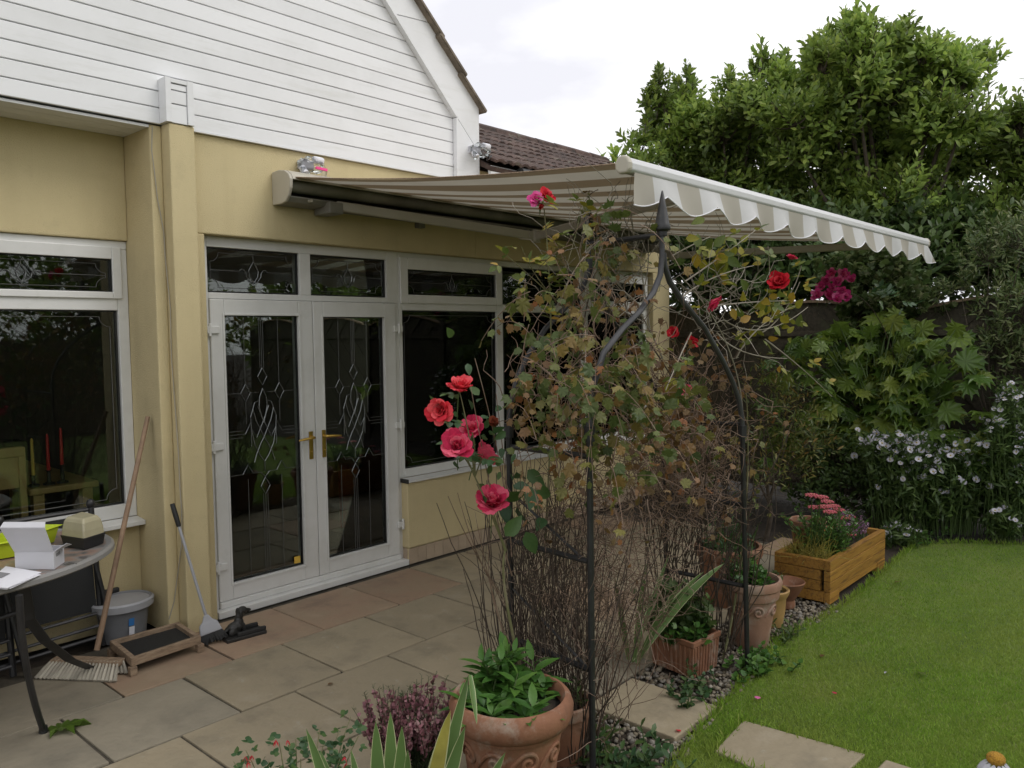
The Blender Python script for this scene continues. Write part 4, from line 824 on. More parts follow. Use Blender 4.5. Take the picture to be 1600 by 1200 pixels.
for x, y, z in ((3.0, YA, 2.18), (3.125, YB, 2.21)):
    q = MB(); q.lathe([(.0, -.03), (.021, -.03), (.022, -.012), (.034, -.004), (.036, .006), (.031, .02), (.018, .09), (.004, .157), (0, .162)], 16, (x, y, z)); P('finial', q, M['blackmetal'], ar, smooth='auto')
q = MB(); q.tube([(3.0, YA+.01, 2.155), (3.125, YB-.01, 2.165)], .012, 8); P('spreader_bar', q, M['blackmetal'], ar, smooth='auto')
for xa, xb, zz in ((2.48, 2.549, (.43, .86, 1.27)), (3.80, 3.82, (.44, .86, 1.27))):
    for z in zz:
        q = MB(); q.tube([(xa, YA+.012, z), (xb, YB-.012, z-.01)], .012, 8); P('rung', q, M['blackmetal'], ar, smooth='auto')
for z in (.86, .44):
    q = MB(); q.tube([(2.485, YA+.01, z-.015), (2.55, YB-.01, z+.2)], .006, 6); P('brace', q, M['blackmetal'], ar, smooth='auto')
# ================================================================== pots
def scrolls(parent, c, zc, rf, a0, a1, n, s, m):
    for k in range(n):
        ac = a0+(a1-a0)*k/max(1, n-1)*1.0; pts = []
        for t in np.linspace(0, 1, 30):
            th = -1.2+t*5.6*pi/2; rr = s*(1-t*.80); pts.append((ac, rr, th))
        def W_(da, dz): z = zc+dz; R_ = rf(z); a = ac+da/R_; return (c[0]+R_*cos(a), c[1]+R_*sin(a), c[2]+z)
        L_ = [W_(s*2.1-.0, -s*.95), W_(s*1.75, -s*.75), W_(s*1.2, s*.55)]
        L_ = [W_(-s*1.9, -s*.9), W_(-s*1.5, -s*.2), W_(-s*.9, s*.55)]+[W_(-r_*cos(q_), r_*sin(q_)) for r_, q_ in [(s*(1-t*.78), pi*.35+t*3.4*pi/1.0*.75) for t in np.linspace(0, 1, 26)]]
        q = MB(); q.tube(L_, [.004]+[.008]*(len(L_)-2)+[.009], 8); P('scroll_relief', q, m, parent, smooth='auto')
def soilcap(parent, c, r, z): q = MB(); q.lathe([(0, z), (r*.6, z+.008), (r, z)], 20, c); P('soil', q, M['soil'], parent, smooth=True)
BP = (2.10, 1.91, 0.0)
pot = thing('terracotta_pot', 'large terracotta pot with scroll relief and green leafy plant in front of the arch', 'pot', BP, 'terracotta pots along the gravel strip')
bprof = [(0, 0), (.135, 0), (.142, .01), (.156, .12), (.172, .26), (.186, .335), (.198, .342), (.200, .352), (.214, .362), (.224, .385), (.226, .412), (.218, .437), (.208, .448), (.196, .45), (.188, .44), (.182, .39)]
q = MB(); q.lathe(bprof, 64, BP); P('body', q, M['terra'], pot, smooth='auto')
soilcap(pot, BP, .183, .40)
rf = lambda z: np.interp(z, [p[1] for p in bprof[:6]], [p[0] for p in bprof[:6]])+.002
va = math.atan2(-BP[1], -BP[0])
scrolls(pot, BP, .275, rf, va-1.0, va+1.0, 4, .038, M['terra'])
pc2 = (2.53, 2.02, 0)
pot2 = thing('terracotta_pot', 'small plain terracotta pot half hidden behind the large scroll pot', 'pot', pc2, 'terracotta pots along the gravel strip')
q = MB(); q.lathe([(0, 0), (.095, 0), (.098, .01), (.108, .13), (.112, .185), (.122, .19), (.125, .235), (.118, .24), (.106, .236), (.103, .20)], 32, pc2, fn=lambda a, z: 1+(.012*cos(a*10) if z < .18 else 0)); P('body', q, M['terra'], pot2, smooth='auto'); soilcap(pot2, pc2, .104, .205)
# square ribbed planter
sf_, sr, sl_ = [np.array(G(*p)[:2]) for p in ((1083, 1063), (1124, 1041), (1016, 1036))]; bk_ = sr+sl_-sf_; sqc = (sf_+bk_)/2
sq = thing('square_planter', 'square ribbed terracotta planter with trailing greenery beside the arch', 'planter', (*sqc, 0), 'terracotta pots along the gravel strip')
C4 = [sf_, sr, bk_, sl_]; H_ = .19
V = []
for s_, z_ in ((.93, 0), (1.0, .16), (1.04, .163), (1.05, .19), (.93, .19), (.90, .14)): V += [(*(sqc+(p-sqc)*s_), z_) for p in C4]
F = [(3, 2, 1, 0)]+[(j*4+i, j*4+(i+1) % 4, j*4+4+(i+1) % 4, j*4+4+i) for j in range(5) for i in range(4)]+[(20, 21, 22, 23)]
P('body', MB().add(V, F), M['terra'], sq, bevel=.004)
for a, b_ in ((sf_, sr), (sl_, sf_)):
    for k in range(9):
        t = (k+.7)/9.4; p0, p1 = sqc+(a+(b_-a)*t-sqc)*.935, sqc+(a+(b_-a)*t-sqc)*1.0; q = MB(); q.tube([(*p0, .006), (*p1, .158)], .007, 6); P('rib', q, M['terra'], sq, smooth='auto')
# tall scroll pot
TP = (4.15, 1.965, 0)
tp = thing('terracotta_pot', 'tall pale terracotta pot with a scroll relief behind the right arch post', 'pot', TP, 'terracotta pots along the gravel strip')
tprof = [(r_*1.04, z_*.90) for r_, z_ in [(0, 0), (.088, 0), (.094, .01), (.108, .12), (.128, .27), (.134, .30), (.146, .308), (.150, .33), (.150, .36), (.158, .368), (.163, .40), (.158, .418), (.145, .42), (.138, .41), (.134, .37)]]
q = MB(); q.lathe(tprof, 48, TP); P('body', q, M['terra_pale'], tp, smooth='auto'); soilcap(tp, TP, .138, .345)
rf2 = lambda z: np.interp(z, [p[1] for p in tprof[:6]], [p[0] for p in tprof[:6]])+.002
va = math.atan2(-TP[1], -TP[0]); scrolls(tp, TP, .218, rf2, va-.5, va+1.15, 3, .032, M['terra_pale'])
YP = (4.50, 2.0, 0)
yp = thing('ochre_pot', 'small ochre glazed pot of heather between tall pot and timber planter', 'pot', YP, 'terracotta pots along the gravel strip')
q = MB(); q.lathe([(0, 0), (.062, 0), (.066, .01), (.080, .10), (.084, .165), (.092, .18), (.102, .20), (.104, .215), (.098, .222), (.086, .215), (.080, .18)], 32, YP); P('body', q, M['ochre'], yp, smooth='auto'); soilcap(yp, YP, .082, .19)
DS = (4.86, 2.06, 0)
ds = thing('terracotta_bowl', 'small flared terracotta bowl tucked against the timber planter', 'bowl', DS, 'terracotta pots along the gravel strip')
q = MB(); q.lathe([(0, 0), (.05, 0), (.055, .02), (.05, .05), (.085, .11), (.112, .165), (.108, .17), (.10, .165), (.06, .10)], 28, DS); P('body', q, M['terra'], ds, smooth='auto')
FB = tuple(G(1138, 852, .37)[:2])+(0,)
fb_ = thing('terracotta_pot', 'wide terracotta pot at the back of the row behind the tall pot', 'pot', FB, 'terracotta pots along the gravel strip')
q = MB(); q.lathe([(0, 0), (.14, 0), (.145, .01), (.17, .16), (.19, .30), (.205, .308), (.215, .33), (.216, .365), (.206, .38), (.19, .378), (.182, .33)], 40, FB); P('body', q, M['terra'], fb_, smooth='auto'); soilcap(fb_, FB, .184, .345)
# ================================================================== timber planter
px0, px1, py0, py1 = 5.07, 6.14, 1.865, 2.235
tm = thing('timber_planter', 'amber stained timber planter full of sedum and heather at the lawn edge', 'planter', (px0, py0, 0))
th = .042; hh = .0655
for k in range(4):
    z0, z1 = .006+k*(hh+.0035), .006+k*(hh+.0035)+hh; 
    q = MB()
    if k == 0:
        q.box(px0, px0+.16, py0, py0+th, 0, z1); q.box(px1-.16, px1, py0, py0+th, 0, z1); q.box(px0+.1602, px1-.1602, py0+.004, py0+th, .035, z1)
    else: q.box(px0+random.uniform(-.001, .001), px1, py0+random.uniform(-.002, .001), py0+th, z0, z1)
    P('plank', q, M['wood_amber'], tm, bevel=.003)
    q = MB(); q.box(px0, px1, py1-th, py1, z0, z1); P('plank', q, M['wood_amber'], tm, bevel=.003)
    inset = .022 if k in (1, 2) else 0
    q = MB(); q.box(px0+random.uniform(-.001, .001), px0+th, py0+th+.001+inset, py1-th-.001, z0, z1); P('plank', q, M['wood_amber'], tm, bevel=.003)
    q = MB(); q.box(px1-th, px1, py0+th+.001, py1-th-.001, z0, z1); P('plank', q, M['wood_amber'], tm, bevel=.003)
q = MB(); q.box(px0+th+.001, px1-th-.001, py0+th+.001, py1-th-.001, .01, .235); P('soil', q, M['soil'], tm)
pz = tuple(G(1262, 812, .40)[:2])+(0,)
pp_ = thing('terracotta_pot', 'terracotta pot whose rim shows behind the timber planter', 'pot', pz, 'terracotta pots along the gravel strip')
q = MB(); q.lathe([(0, 0), (.08, 0), (.11, .35), (.125, .355), (.128, .40), (.12, .405), (.11, .40), (.105, .36)], 32, pz); P('body', q, M['terra'], pp_, smooth='auto'); soilcap(pp_, pz, .108, .37)
# ================================================================== fence
def clip(poly, a, b_):      # keep the part of a convex polygon left of a->b
    o = []; n = len(poly)
    f = lambda p: (b_[0]-a[0])*(p[1]-a[1])-(b_[1]-a[1])*(p[0]-a[0])
    for i in range(n):
        p, q_ = poly[i], poly[(i+1) % n]; fp, fq = f(p), f(q_)
        if fp >= 0: o.append(p)
        if fp*fq < 0: t = fp/(fp-fq); o.append((p[0]+(q_[0]-p[0])*t, p[1]+(q_[1]-p[1])*t))
    return o
FX = 8.32
flabs = {0: 'arched dark fence panel behind the pink rose cluster', 1: 'dark fence panel behind the fatsia, half covered in climbers', 2: 'dark fence panel behind the white asters at the right edge', 3: 'dark fence panel nearest the house corner', 4: 'dark fence panel further along the lawn to the right', 5: 'dark fence panel last along the lawn to the right'}
for k, y0 in enumerate((2.40, .57, -1.26, 4.23, -3.09, -4.92)):
    y1 = y0+1.83; fp = thing('garden_fence', flabs[k], 'fence', (FX, (y0+y1)/2, 0), 'arched fence panels along the end of the garden')
    top = lambda y: 1.90+.15*sin(pi*(y-y0)/(y1-y0))
    outl = [(y0+.03, .10), (y1-.03, .10)]+[(y, top(y)-.03) for y in np.linspace(y1-.03, y0+.03, 12)]
    rail = 1.70
    for lo_, hi_, sgn in ((.10, rail-.004, -1), (rail+.004, 3, 1)):
        reg = [(y0+.03, lo_), (y1-.03, lo_), (y1-.03, 1.85 if hi_ > 2 else hi_), (y0+.03, 1.85 if hi_ > 2 else hi_)] if hi_ < 2 else [(y0+.03, lo_), (y1-.03, lo_)]+[(y, top(y)-.03) for y in np.linspace(y1-.03, y0+.03, 12)]
        step = .135; c = -3.0; alt = 0
        dirv = (s2*(1 if (sgn*(1 if k % 2 == 0 else -1)) > 0 else -1), s2); nrm = (-dirv[1], dirv[0])
        for j in range(-40, 60):
            ca = j*step; cc = [(nrm[0]*q_, nrm[1]*q_) for q_ in (ca, ca+step+.008)]
            p0 = (cc[0][0], cc[0][1]); p1 = (p0[0]+dirv[0], p0[1]+dirv[1]); r0 = (cc[1][0], cc[1][1]); r1 = (r0[0]+dirv[0], r0[1]+dirv[1])
            pl_ = clip(clip(reg, p0, p1), r1, r0)
            if len(pl_) < 3: continue
            area = abs(sum(pl_[i][0]*pl_[(i+1) % len(pl_)][1]-pl_[(i+1) % len(pl_)][0]*pl_[i][1] for i in range(len(pl_))))/2
            if area < .004: continue
            q = MB(); dxx = .0135*(j % 2)+random.uniform(0, .003); q.prism(pl_, FX+dxx, FX+.010+dxx, 'x'); P('board', q, M['fence'], fp)
    for za, zb in ((rail-.028, rail+.028), (.06, .12)): q = MB(); q.box(FX-.025, FX-.001, y0+.03, y1-.03, za, zb); P('rail', q, M['fence'], fp, bevel=.004)
    for ya, yb in ((y0+.002, y0+.029), (y1-.029, y1-.002)): q = MB(); q.box(FX-.025, FX+.03, ya, yb, .05, 1.88); P('stile', q, M['fence'], fp, bevel=.003)
    ys = np.linspace(y0+.01, y1-.01, 14); q = MB(); V = [(x_, y, top(y)+z_) for y in ys for x_, z_ in ((FX-.03, -.03), (FX+.035, -.03), (FX+.035, -.004), (FX-.03, -.004))]
    n = len(ys); P('capping', q.add(V, [(i*4+a, (i+1)*4+a, (i+1)*4+(a+1) % 4, i*4+(a+1) % 4) for i in range(n-1) for a in range(4)]+[(0, 1, 2, 3), (n*4-1, n*4-2, n*4-3, n*4-4)]), M['wood_old'], fp)
for k, y in enumerate((2.40, .57, -1.26, 4.23, -3.09)):
    po = thing('fence_post', ['square fence post between the two arched panels behind the fatsia', 'square fence post behind the tall white asters', 'square fence post beyond the right edge of the asters', 'square fence post nearest the house corner', 'square fence post far along the lawn'][k], 'fence post', (FX, y, 0), 'posts of the garden fence')
    q = MB(); q.box(FX-.045, FX+.045, y-.0, y+.0, 0, 1); q = MB(); q.box(FX-.06, FX-.027, y-.045, y+.045, 0, 1.93); P('shaft', q, M['fence'], po, bevel=.005)
    q = MB(); q.box(FX-.068, FX-.018, y-.053, y+.053, 1.931, 1.955); P('cap', q, M['fence'], po, bevel=.006)
# ================================================================== vegetation helpers
def frames(pos, d, up, s):
    y = norm(d); x = norm(np.cross(y, up)); z = np.cross(x, y); s = np.broadcast_to(np.asarray(s, float), (len(pos),))[:, None]
    Mx = np.zeros((len(pos), 3, 4)); Mx[:, :, 0] = x*s; Mx[:, :, 1] = y*s; Mx[:, :, 2] = z*s; Mx[:, :, 3] = pos; return Mx
def leafshape(Wd=.4, segs=4, fold=.10, droop=.18, p=.85, wave=0):
    V = [(0, 0, 0)]; F = []
    for i in range(1, segs):
        t = i/segs; w_ = Wd/2*sin(pi*t**p)**.85; z = -droop*t*t; 
        V += [(-w_, t, z+fold*w_*2+wave*sin(t*9)), (0, t, z), (w_, t, z+fold*w_*2-wave*sin(t*9))]
    V.append((0, 1, -droop)); e = len(V)-1
    F += [(0, 2, 1), (0, 3, 2)]
    for i in range(segs-2):
        a = 1+i*3; b_ = a+3; F += [(a, a+1, b_+1), (a, b_+1, b_), (a+1, a+2, b_+2), (a+1, b_+2, b_+1)]
    a = 1+(segs-2)*3; F += [(a, a+1, e), (a+1, a+2, e)]
    return np.array(V, float), np.array(F)
def palmate(n=7, spread=4.6, inner=.42, fold=.12, droop=.2, pet=0.0, wl=.5):
    # lobed leaf, stalk end at the origin, middle lobe along +y
    V = [(0, .28, .0)]; ang = [(-spread/2+spread*i/(n-1)) for i in range(n)]; pts = []
    for i, a in enumerate(ang):
        L_ = .72*(1-.32*abs(a)/(spread/2)); da = spread/(n-1)
        pts += [(a-da*.5, L_*inner, -.02), (a-da*.20, L_*.72, fold*.6), (a, L_, -droop), (a+da*.20, L_*.72, fold*.6)]
    pts.append((ang[-1]+spread/(n-1)*.5, .25, 0))
    for a, r_, z in pts: V.append((r_*sin(a), .28+r_*cos(a), z*r_/.7))
    F = [(0, i+1, i) for i in range(1, len(V)-1)]+[(0, 1, len(V)-1)]
    return np.array(V, float), np.array(F)
LF = {'oval': leafshape(.46, 3, .10, .2, 1.15), 'broad': leafshape(.62, 4, .08, .15, .75), 'lance': leafshape(.24, 4, .12, .22), 'lance2': leafshape(.34, 5, .14, .30, .8), 'round': leafshape(.85, 4, .06, .1, .7), 'needle': leafshape(.10, 2, .0, .1),
      'rose': leafshape(.60, 5, .12, .14, .72), 'fatsia': palmate(8, 4.4, .66, .05, .16), 'vine': palmate(5, 4.1, .78, .12, .16), 'ivy': palmate(3, 2.6, .6, .1, .1), 'tuft': leafshape(.16, 3, .15, .1)}
MC = {}
def leafme(kind, m):
    if (kind, m) not in MC: MC[(kind, m)] = npmesh('leaf', LF[kind][0], LF[kind][1], M[m], smooth=True)
    return MC[(kind, m)]
def merged(kind, Ms):
    V, F = LF[kind]; n = len(V)
    W_ = np.einsum('kij,vj->kvi', Ms[:, :, :3], V)+Ms[:, None, :, 3]
    return W_.reshape(-1, 3), (F[None]+np.arange(len(Ms))[:, None, None]*n).reshape(-1, 3)
def scatter(parent, kind, Ms, m, singles=300, name='leaf', rest='foliage'):
    if len(Ms) == 0: return
    rel = Ms[:, :, 3]-CAMP; dep = rel@CF; u = 800+FPX*(rel@CR)/np.maximum(dep, .01); v = 600-FPX*(rel@CU)/np.maximum(dep, .01)
    sz = np.linalg.norm(Ms[:, :, 1], axis=1)/np.maximum(dep, .05); inside = (u > 0) & (u < 1600) & (v > 0) & (v < 1200) & (dep > 0)
    o = np.argsort(-sz*np.where(inside, 1, .001)); one = o[:singles]; two = o[singles:]; me = leafme(kind, m)
    for k in one: inst(name, me, Ms[k], parent)
    if len(two): V, F = merged(kind, Ms[two]); stuff(rest, V, F, M[m], parent, smooth=True)
def tubesnp(paths, r0, r1, sides=3):
    paths = np.asarray(paths, float); K, n, _ = paths.shape
    T = np.empty_like(paths); T[:, 1:-1] = paths[:, 2:]-paths[:, :-2]; T[:, 0] = paths[:, 1]-paths[:, 0]; T[:, -1] = paths[:, -1]-paths[:, -2]; T = norm(T)
    N_ = norm(np.cross(T, np.array([.31, .22, .17]))); B = np.cross(T, N_); t = np.linspace(0, 1, n)
    r0 = np.broadcast_to(np.asarray(r0, float), (K,)); r1 = np.broadcast_to(np.asarray(r1, float), (K,)); rad = r0[:, None]*(1-t)+r1[:, None]*t
    a = 2*pi*np.arange(sides)/sides
    V = paths[:, :, None]+rad[:, :, None, None]*(np.cos(a)[:, None]*N_[:, :, None]+np.sin(a)[:, None]*B[:, :, None])
    b_ = (np.arange(K)[:, None, None]*n+np.arange(n-1)[None, :, None])*sides; k = np.arange(sides)[None, None]; k2 = (k+1) % sides
    F = np.stack([b_+k, b_+k2, b_+sides+k2, b_+sides+k], -1).reshape(-1, 4); return V.reshape(-1, 3), F
def grow(p0, d0, L, n=8, wander=.25, bias=(0, 0, 0)):
    K = len(p0); P_ = np.zeros((K, n, 3)); P_[:, 0] = p0; d = norm(d0); L = np.broadcast_to(np.asarray(L, float), (K,))[:, None]/(n-1)
    for i in range(1, n):
        d = norm(d+rng.normal(0, wander, (K, 3))+np.asarray(bias)); P_[:, i] = P_[:, i-1]+d*L
    return P_
def tw(parent, paths, r0, r1, m, name='stems', sides=3): V, F = tubesnp(paths, r0, r1, sides); return stuff(name, V, F, M[m], parent)
def sph(n): return norm(rng.normal(0, 1, (n, 3)))
def bez(p, c, q, n=10): t = np.linspace(0, 1, n)[:, None]; return (1-t)**2*np.array(p)+2*t*(1-t)*np.array(c)+t*t*np.array(q)
def crown(lobes, nsh, per, L, spread=(.45, 1.1), shoot=.32, up=.75, inner=.35):
    # shoots grow outwards and up from lobes; leaves sit in a spiral round each shoot
    c = np.array([l[0] for l in lobes]); r = np.array([l[1] if hasattr(l[1], '__len__') else (l[1],)*3 for l in lobes]); w_ = r.mean(1)**2; w_ /= w_.sum()
    k = rng.choice(len(lobes), nsh, p=w_); d = sph(nsh); d[:, 2] = np.where(d[:, 2] < -.45, -d[:, 2], d[:, 2]); rad = inner+(1-inner)*rng.random(nsh)**.55
    pos = c[k]+d*r[k]*rad[:, None]; sd = norm(d*.8+np.array([0, 0, up])+rng.normal(0, .3, (nsh, 3)))
    ref = norm(np.cross(sd, rng.normal(0, 1, (nsh, 3)))); ref2 = np.cross(sd, ref); ls = shoot*(.6+.8*rng.random(nsh))*np.clip(r.mean(1)[k]/.26, .45, 1)
    j = np.arange(per); t = (j+.6)/per; az = j[None]*2.4+rng.random(nsh)[:, None]*6.28
    side = np.cos(az)[..., None]*ref[:, None]+np.sin(az)[..., None]*ref2[:, None]
    an = rng.uniform(*spread, (nsh, per))*(1.15-.55*t)[None]
    ld = sd[:, None]*np.cos(an)[..., None]+side*np.sin(an)[..., None]; ld[..., 2] -= .12
    lp = pos[:, None]+sd[:, None]*(t[None]*ls[:, None])[..., None]
    upv = sd[:, None]*np.sin(an)[..., None]-side*np.cos(an)[..., None]+rng.normal(0, .25, (nsh, per, 3))
    sc_ = L*(.65+.6*rng.random((nsh, per)))*(1.0-.25*t)[None]
    Ms = frames(lp.reshape(-1, 3), ld.reshape(-1, 3), upv.reshape(-1, 3), sc_.reshape(-1))
    return Ms, pos, sd, ls
def lobespx(L_): return [(DP(x, y, d), r/(FPX/d)) for x, y, r, d in L_]
def woods(t, base, lobes, r0, m='bark', trunks=1, twigs=None):
    base = np.array(base, float); tops = np.array([l[0] for l in lobes]); 
    q = MB(); mid = base+(tops.mean(0)-base)*np.array([.25, .25, .45]); q.tube([base-np.array([0, 0, .1]), base+(mid-base)*.5+np.array([.03, -.03, 0]), mid], [r0*1.15, r0*.9, r0*.75], 10); P('trunk', q, M[m], t, smooth='auto')
    for l in (lobes if len(lobes) < 15 else lobes[::3]):
        c = np.array(l[0]); q = MB(); cc = mid+(c-mid)*.5+np.array([rng.normal(0, .1), rng.normal(0, .1), .15]); pts = bez(mid-np.array([0, 0, .05]), cc, c+np.array([0, 0, .3])*np.mean(l[1]), 8); q.tube(pts, list(np.linspace(r0*(.6 if len(lobes) < 15 else .34), r0*.10, 8)), 7); P('limb', q, M[m], t, smooth='auto')
    if twigs is not None:
        pos, sd, ls = twigs; sel = rng.choice(len(pos), min(len(pos), 900), replace=False); cs = tops[np.argmin(((pos[sel, None]-tops[None])**2).sum(-1), 1)]
        P_ = np.stack([bez(cs[i]+(pos[sel[i]]-cs[i])*.1, (cs[i]+pos[sel[i]])/2-np.array([0, 0, .05]), pos[sel[i]]+sd[sel[i]]*ls[sel[i]], 6) for i in range(len(sel))]); tw(t, P_, r0*.12, r0*.03, m, 'twigs')
# ================================================================== trees beyond the fence
D1 = 9.7
def tree(name, label, base, L_, nsh, per, leaf, r0, kind='oval', m='lf_tree', singles=300, group=None, cat='tree', spires=(), **k):
    lob = lobespx(L_); t = thing(name, label, cat, base, group); Ms, pos, sd, ls = crown(lob, nsh, per, leaf, **k)
    if spires:      # single upright shoots that break the outline
        X = []; T_ = []
        for x, y, d in spires:
            for q_ in range(2):
                tp_ = DP(x+rng.normal(0, 6)*q_, y+12*q_, d); b_ = tp_-np.array([rng.normal(0, .08), rng.normal(0, .08), rng.uniform(.45, .65)]); pth = bez(b_, (b_+tp_)/2+rng.normal(0, .03, 3), tp_, 9); T_.append(pth)
                for j in range(15):
                    f = .2+.8*j/14; p = b_+(tp_-b_)*f; a = j*2.4; el = .55+.6*f; dd = np.array([cos(a)*cos(el), sin(a)*cos(el), sin(el)]); X.append(frames([p], [dd], [np.array([-cos(a), -sin(a), .8])], [leaf*rng.uniform(.9, 1.35)])[0])
        Ms = np.concatenate([Ms, np.array(X)]); tw(t, np.array(T_), .008, .003, 'bark', 'leaders')
    woods(t, base, lob, r0, twigs=(pos, sd, ls)); scatter(t, kind, Ms, M and m, singles); return t
GT = 'trees beyond the garden fence'
def clumps(L_, d, jit): r = random.Random(len(L_)); return [(x, y+(17 if R_ > 13 else 12), R_*.77, d+r.uniform(-jit, jit)*(.4 if R_ < 20 else 1)) for x, y, R_ in L_]
bs = DP(1400, 520, D1)
tree('broadleaf_tree', 'tallest broadleaf tree rising beyond the fence behind the awning', (bs[0], bs[1], 0), clumps([(1335,25,16),(1320,50,24),(1345,45,20),(1310,85,34),(1350,85,36),(1285,95,26),(1275,72,12),(1395,60,22),(1410,42,12),(1400,95,36),(1440,85,28),(1465,75,18),(1480,105,34),(1520,95,22),(1545,88,10),(1505,120,22),(1250,130,26),(1290,140,40),(1340,140,44),(1390,145,42),(1440,140,38),(1480,150,30),(1240,180,34),(1290,195,46),(1345,200,48),(1400,200,46),(1450,195,44),(1500,195,40),(1540,205,28),(1575,195,20),(1250,240,40),(1310,260,50),(1370,260,50),(1430,255,48),(1490,250,44),(1540,250,30),(1580,235,22),(1280,310,46),(1340,320,48),(1400,320,48),(1460,310,40),(1495,310,22),(1320,370,44),(1400,375,44),(1460,365,36)], 9.6, .7), 2700, 13, .115, .13, spires=[(1340, 4, 9.5), (1318, 20, 9.6), (1362, 24, 9.6), (1385, 42, 9.6), (1412, 36, 9.7), (1440, 62, 9.6), (1465, 58, 9.7), (1510, 86, 9.7), (1545, 82, 9.6), (1280, 62, 9.7), (1265, 82, 9.8), (1575, 180, 9.6), (1600, 196, 9.5)], group=GT, inner=.25, shoot=.36)
bs = DP(1120, 520, 10.4)
tree('broadleaf_tree', 'lower spired broadleaf tree left of the tallest one, above the awning bar', (bs[0], bs[1], 0), clumps([(1032,122,12),(1025,150,18),(1072,120,12),(1065,150,22),(1045,175,26),(1090,170,20),(1020,200,20),(1075,205,32),(1110,190,18),(1140,122,9),(1145,155,24),(1170,140,20),(1190,80,8),(1190,105,18),(1215,102,12),(1225,92,8),(1215,135,28),(1180,175,34),(1130,205,34),(1050,235,32),(1100,245,38),(1160,235,42),(1215,215,38),(1000,225,12),(985,216,8),(965,241,9),(945,246,6),(1010,250,20),(1130,290,44),(1200,285,44),(1060,280,32),(1230,340,38),(1170,345,42),(1110,345,38)], 10.2, .6), 1600, 13, .115, .10, spires=[(1190, 64, 10.2), (1226, 82, 10.1), (1205, 92, 10.2), (1140, 110, 10.2), (1120, 140, 10.3), (1034, 110, 10.2), (1078, 110, 10.2), (1060, 125, 10.2), (1012, 150, 10.1), (988, 212, 10.0), (966, 236, 10.0), (940, 244, 10.0), (1105, 165, 10.2)], group=GT, inner=.25, shoot=.36)
bs = DP(1640, 520, 9.0)
tree('broadleaf_tree', 'tree at the right edge beyond the fence, separated by a patch of sky', (bs[0], bs[1], 0),
     [(1640, 230, 59, 9.0), (1595, 205, 18, 9.0), (1610, 290, 32, 9.1), (1650, 330, 59, 9.0), (1560, 355, 34, 9.2), (1600, 390, 50, 9.1), (1530, 395, 38, 9.3), (1620, 440, 50, 8.9)], 900, 13, .115, .09, group=GT, inner=.4, shoot=.38)
# dark evergreen belt behind the fence, below the crowns
for k, (lab, L_, n) in enumerate((('dark evergreen shrub beyond the fence, under the awning', [(1090, 390, 60, 9.2), (1160, 400, 60, 9.1), (1230, 410, 55, 9.0), (1120, 460, 60, 9.2), (1200, 470, 60, 9.0), (1070, 430, 40, 8.9), (1110, 440, 30, 8.8), (1260, 440, 44, 8.7), (1160, 445, 30, 8.8)], 900),
                                  ('dark evergreen shrub beyond the fence, right of the valance', [(1330, 410, 50, 9.0), (1400, 400, 60, 9.0), (1480, 400, 60, 8.9), (1380, 460, 60, 9.0), (1500, 450, 50, 8.9), (1300, 450, 44, 8.7), (1440, 440, 46, 8.5), (1350, 440, 36, 8.6), (1560, 430, 46, 8.4), (1600, 440, 46, 8.2)], 950))):
    b_ = DP(L_[2][0], 520, 9.0); tree('evergreen_shrub', lab, (b_[0], b_[1], 0), L_, n, 10, .14, .05, m='lf_dark', singles=120, group='evergreen shrubs behind the fence', cat='shrub', inner=.1)
# garden behind the camera, seen in the window panes
def bush(name, label, cat, base, lobes, nsh, per, leaf, r0, kind='oval', m='lf_dark', singles=0, group=None, **k):
    t = thing(name, label, cat, base, group); Ms, pos, sd, ls = crown(lobes, nsh, per, leaf, **k); woods(t, base, lobes, r0, twigs=(pos, sd, ls)); scatter(t, kind, Ms, m, singles); return t
for k, (x, y, h, w_) in enumerate(((10.2, -1.4, 4.4, 1.8), (10.4, -5.2, 5.0, 2.1), (7.0, -8.6, 5.4, 2.3), (2.5, -9.0, 4.6, 2.2), (-2.4, -8.8, 4.6, 2.2), (-7.0, -4.0, 3.6, 1.8))):
    lob = [((x+w_*.5*cos(a)*(1-j*.25), y+w_*.5*sin(a)*(1-j*.25), h*(.28+.24*j)), w_*(.75-.13*j)) for j in range(3) for a in (0.3+j, 2.4+j, 4.5+j)]
    bush('garden_tree', ['tree past the right hand fence, mirrored in the panes', 'tall tree at the far right corner, mirrored in the panes', 'big tree at the bottom right of the garden, behind the viewer', 'tree at the bottom of the garden, behind the viewer', 'tree at the bottom left of the garden, behind the viewer', 'tree at the left side of the garden, behind the viewer'][k], 'tree', (x, y, 0), lob, 420, 9, .24, .12, m='lf_tree', inner=.2, group='trees behind the viewer')
hd = thing('garden_hedge', 'clipped dark hedge along the bottom of the garden behind the viewer', 'hedge', (2.5, -5.9, 0))
q = MB(); q.box(-4, 8.2, -6.3, -5.7, 0, 1.7); P('core', q, M['twig_dark'], hd)  # solid box added inside the leaves to block light
n = 5000; hp = np.stack([rng.uniform(-4, 8.2, n), rng.uniform(-6.0, -5.5, n), rng.uniform(0, 1.9, n)], 1); scatter(hd, 'oval', frames(hp, sph(n)+[0, .7, .3], sph(n)+[0, .5, .6], .13), 'lf_dark', 0)
